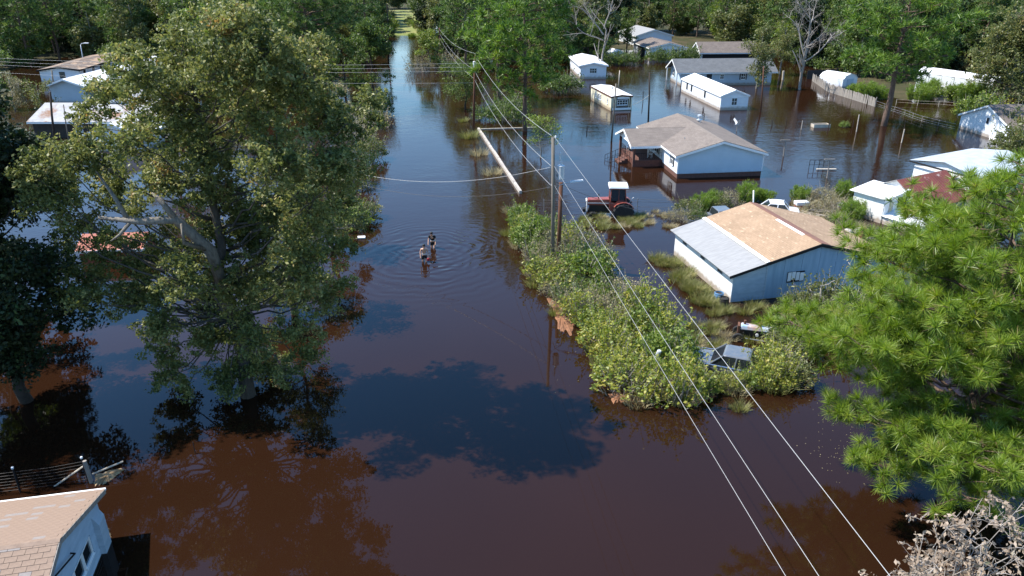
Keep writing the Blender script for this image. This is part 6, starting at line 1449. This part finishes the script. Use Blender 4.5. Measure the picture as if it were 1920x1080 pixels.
for k in range(16):
    q = gp(rng.uniform(1195, 1260), rng.uniform(396, 428)); reed('dry', q.x, q.y, rng.uniform(.4, .75), 'thin dry reed clump right of the red tractor', 'reeds right of the tractor')
A, B = gp(1240, 482), gp(1352, 586)
for k in range(44):
    t_ = rng.uniform(0, 1) ** .9; q = A + (B - A) * t_; off = rng.uniform(0, 1.1) * (.5 if .25 < t_ < .38 else 1)
    if .22 < t_ < .36 and rng.uniform() < .6: continue
    reed('grass', q.x - off * .9 + .35, q.y - off * .3, rng.uniform(.5, .95), 'tall marsh grass clump along the long white wall', 'grass along the long white wall')
for k in range(26):
    q = gp(rng.uniform(1230, 1420), rng.uniform(610, 680)); reed('dry' if k % 2 else 'grass', q.x, q.y, rng.uniform(.45, .8), 'weed clump around the sunken dark sedan', 'weeds round the dark sedan')
for k in range(20):
    q = gp(rng.uniform(1480, 1600), rng.uniform(372, 430)); reed('dry', q.x, q.y, rng.uniform(.9, 1.4), 'dry reed clump in the brush left of the barn', 'reeds left of the barn')
for k in range(14):
    q = gp(rng.uniform(1385, 1540), rng.uniform(572, 590)); reed('grass', q.x, q.y, rng.uniform(.5, .8), 'grass clump under the grey front of the tan roofed house', 'grass under the tan house front')
# leafy sprays against the panelled gable
plain_tree('sapling', 'thin leafy sapling in front of the panelled gable and white window', 'sapling', 1530, 600, 3.1, 1.3, 9, .15, 12, 10, .05, 'bark_pale', 'leaf_olive', .25, 61, clump_r=.3)
plain_tree('sapling', 'taller leafy sapling rising past the tan roof beside the pine', 'sapling', 1600, 600, 4.6, 1.3, 9, .15, 12, 9, .05, 'bark_pale', 'leaf_grey', .35, 62, clump_r=.3)
# floating litter mats
def mat_of(name, label, pts_, m_, n_, seed, zh=.1):
    r_ = np.random.default_rng(seed); P3 = [gp(*q) for q in pts_]; out = []
    C0 = sum(P3, Vector()) / len(P3); v = [(C0.x, C0.y, zh)]; f = []; N_ = 40
    ring = []
    for i in range(N_):
        t_ = i / N_ * len(P3); k = int(t_); u = t_ - k; p = P3[k] * (1 - u) + P3[(k + 1) % len(P3)] * u; p = p + (p - C0) * r_.normal() * .10; ring.append(p)
    for s_, z in ((.6, zh), (1.0, -.02)):
        for p in ring: q = C0 + (p - C0) * s_; v.append((q.x, q.y, z + (r_.normal() * .025 if z > 0 else 0)))
    for i in range(N_):
        j = (i + 1) % N_; f.append((0, 1 + i, 1 + j)); f.append((1 + i, 1 + N_ + i, 1 + N_ + j, 1 + j))
    me = bpy.data.meshes.new(name); me.from_pydata(v, [], f); o_ = mobj(name, me, None, M[m_]); tag(o_, label, 'debris', kind='stuff')
mat_of('leaf_litter', 'brown floating leaf litter against the hedge', [(1022, 556), (1048, 560), (1060, 590), (1082, 612), (1070, 632), (1048, 622), (1040, 590)], 'mud', 0, 1, .07)
mat_of('leaf_litter', 'brown leaf litter under the hedge tip', [(1138, 738), (1165, 735), (1190, 752), (1150, 758)], 'mud', 0, 2, .06)
mat_of('leaf_litter', 'brown leaf litter along the hedge foot by the wires', [(1275, 745), (1310, 738), (1350, 742), (1310, 758), (1285, 756)], 'mud', 0, 3, .06)
mat_of('straw_litter', 'tan reed litter drifted against the wire fence corner', [(172, 893), (205, 880), (236, 878), (220, 892), (195, 910), (178, 912)], 'straw', 0, 4, .08)
mat_of('straw_litter', 'dry reed litter beside the near house corner', [(192, 985), (204, 990), (210, 1008), (198, 1014), (193, 1000)], 'straw', 0, 5, .1)
r_ = np.random.default_rng(17); n_ = 110
pp = np.array([tuple(gp(1490 + 190 * r_.beta(2, 2), 745 + 170 * r_.beta(1.6, 2)))[:2] for _ in range(n_)] + [tuple(gp(r_.uniform(1040, 1100), r_.uniform(600, 740)))[:2] for _ in range(14)] + [tuple(gp(r_.uniform(1640, 1800), r_.uniform(240, 290)))[:2] for _ in range(60)])
P_ = np.concatenate([pp, np.full((len(pp), 1), .012)], 1)
me = leaves('floating_leaves', P_, .055, r_, 14, .5); tag(mobj('floating_leaves', me, None, M['grass_dry']), 'scattered dry leaves floating on the water', kind='stuff')
# weeds on the grass where the road leaves the water
for k_ in range(14):
    y_ = 210 + k_ * 3.1; bush(('lime', 'olive', 'green')[k_ % 3], road_x(y_) + (2.5 + 3.2 * ((k_ * 7) % 5) / 4) * (-1 if k_ % 2 else 1), y_, 1.3 + .5 * (k_ % 2), 'weedy bush on the sunlit grass at the far end of the road', 'bushes at the far end of the road', land(road_x(y_), y_) + .3)
# undergrowth along the foot of the woods
rng = np.random.default_rng(123)
ug = [broad_mesh(np.random.default_rng(400 + i), 4.6, 3.2, 14, .36, 26, 6, .1, .05, .8, .8) for i in range(3)]
k = 0
for (x0, x1, y0, y1, n_) in ((-100, -36, 128, 180, 34), (-20, 22, 152, 178, 16), (48, 110, 128, 178, 34), (22, 60, 176, 184, 10), (-60, -36, 100, 130, 10)):
    for i in range(n_):
        X, Y = rng.uniform(x0, x1), rng.uniform(y0, y1)
        if abs(X - road_x(Y)) < 9 or any(a - 3 < X < b + 3 and c0 - 3 < Y < d0 + 2 for a, b, c0, d0 in blocked + [(26, 56, 118, 152), (50, 76, 108, 128)]): continue
        w_, c_ = ug[int(rng.integers(3))]
        tree_from('undergrowth_bush', (X, Y, max(land(X, Y), -.15) - .1), w_, c_, M['bark_grey'], M[('leaf_olive', 'leaf_mid', 'leaf_dark')[int(rng.integers(3))]] if False else M['leaf_mid'], rng.uniform(0, 6.28), rng.uniform(.7, 1.25), 'green undergrowth bush at the foot of the woods', 'shrub', 'undergrowth at the foot of the woods', 'foliage')
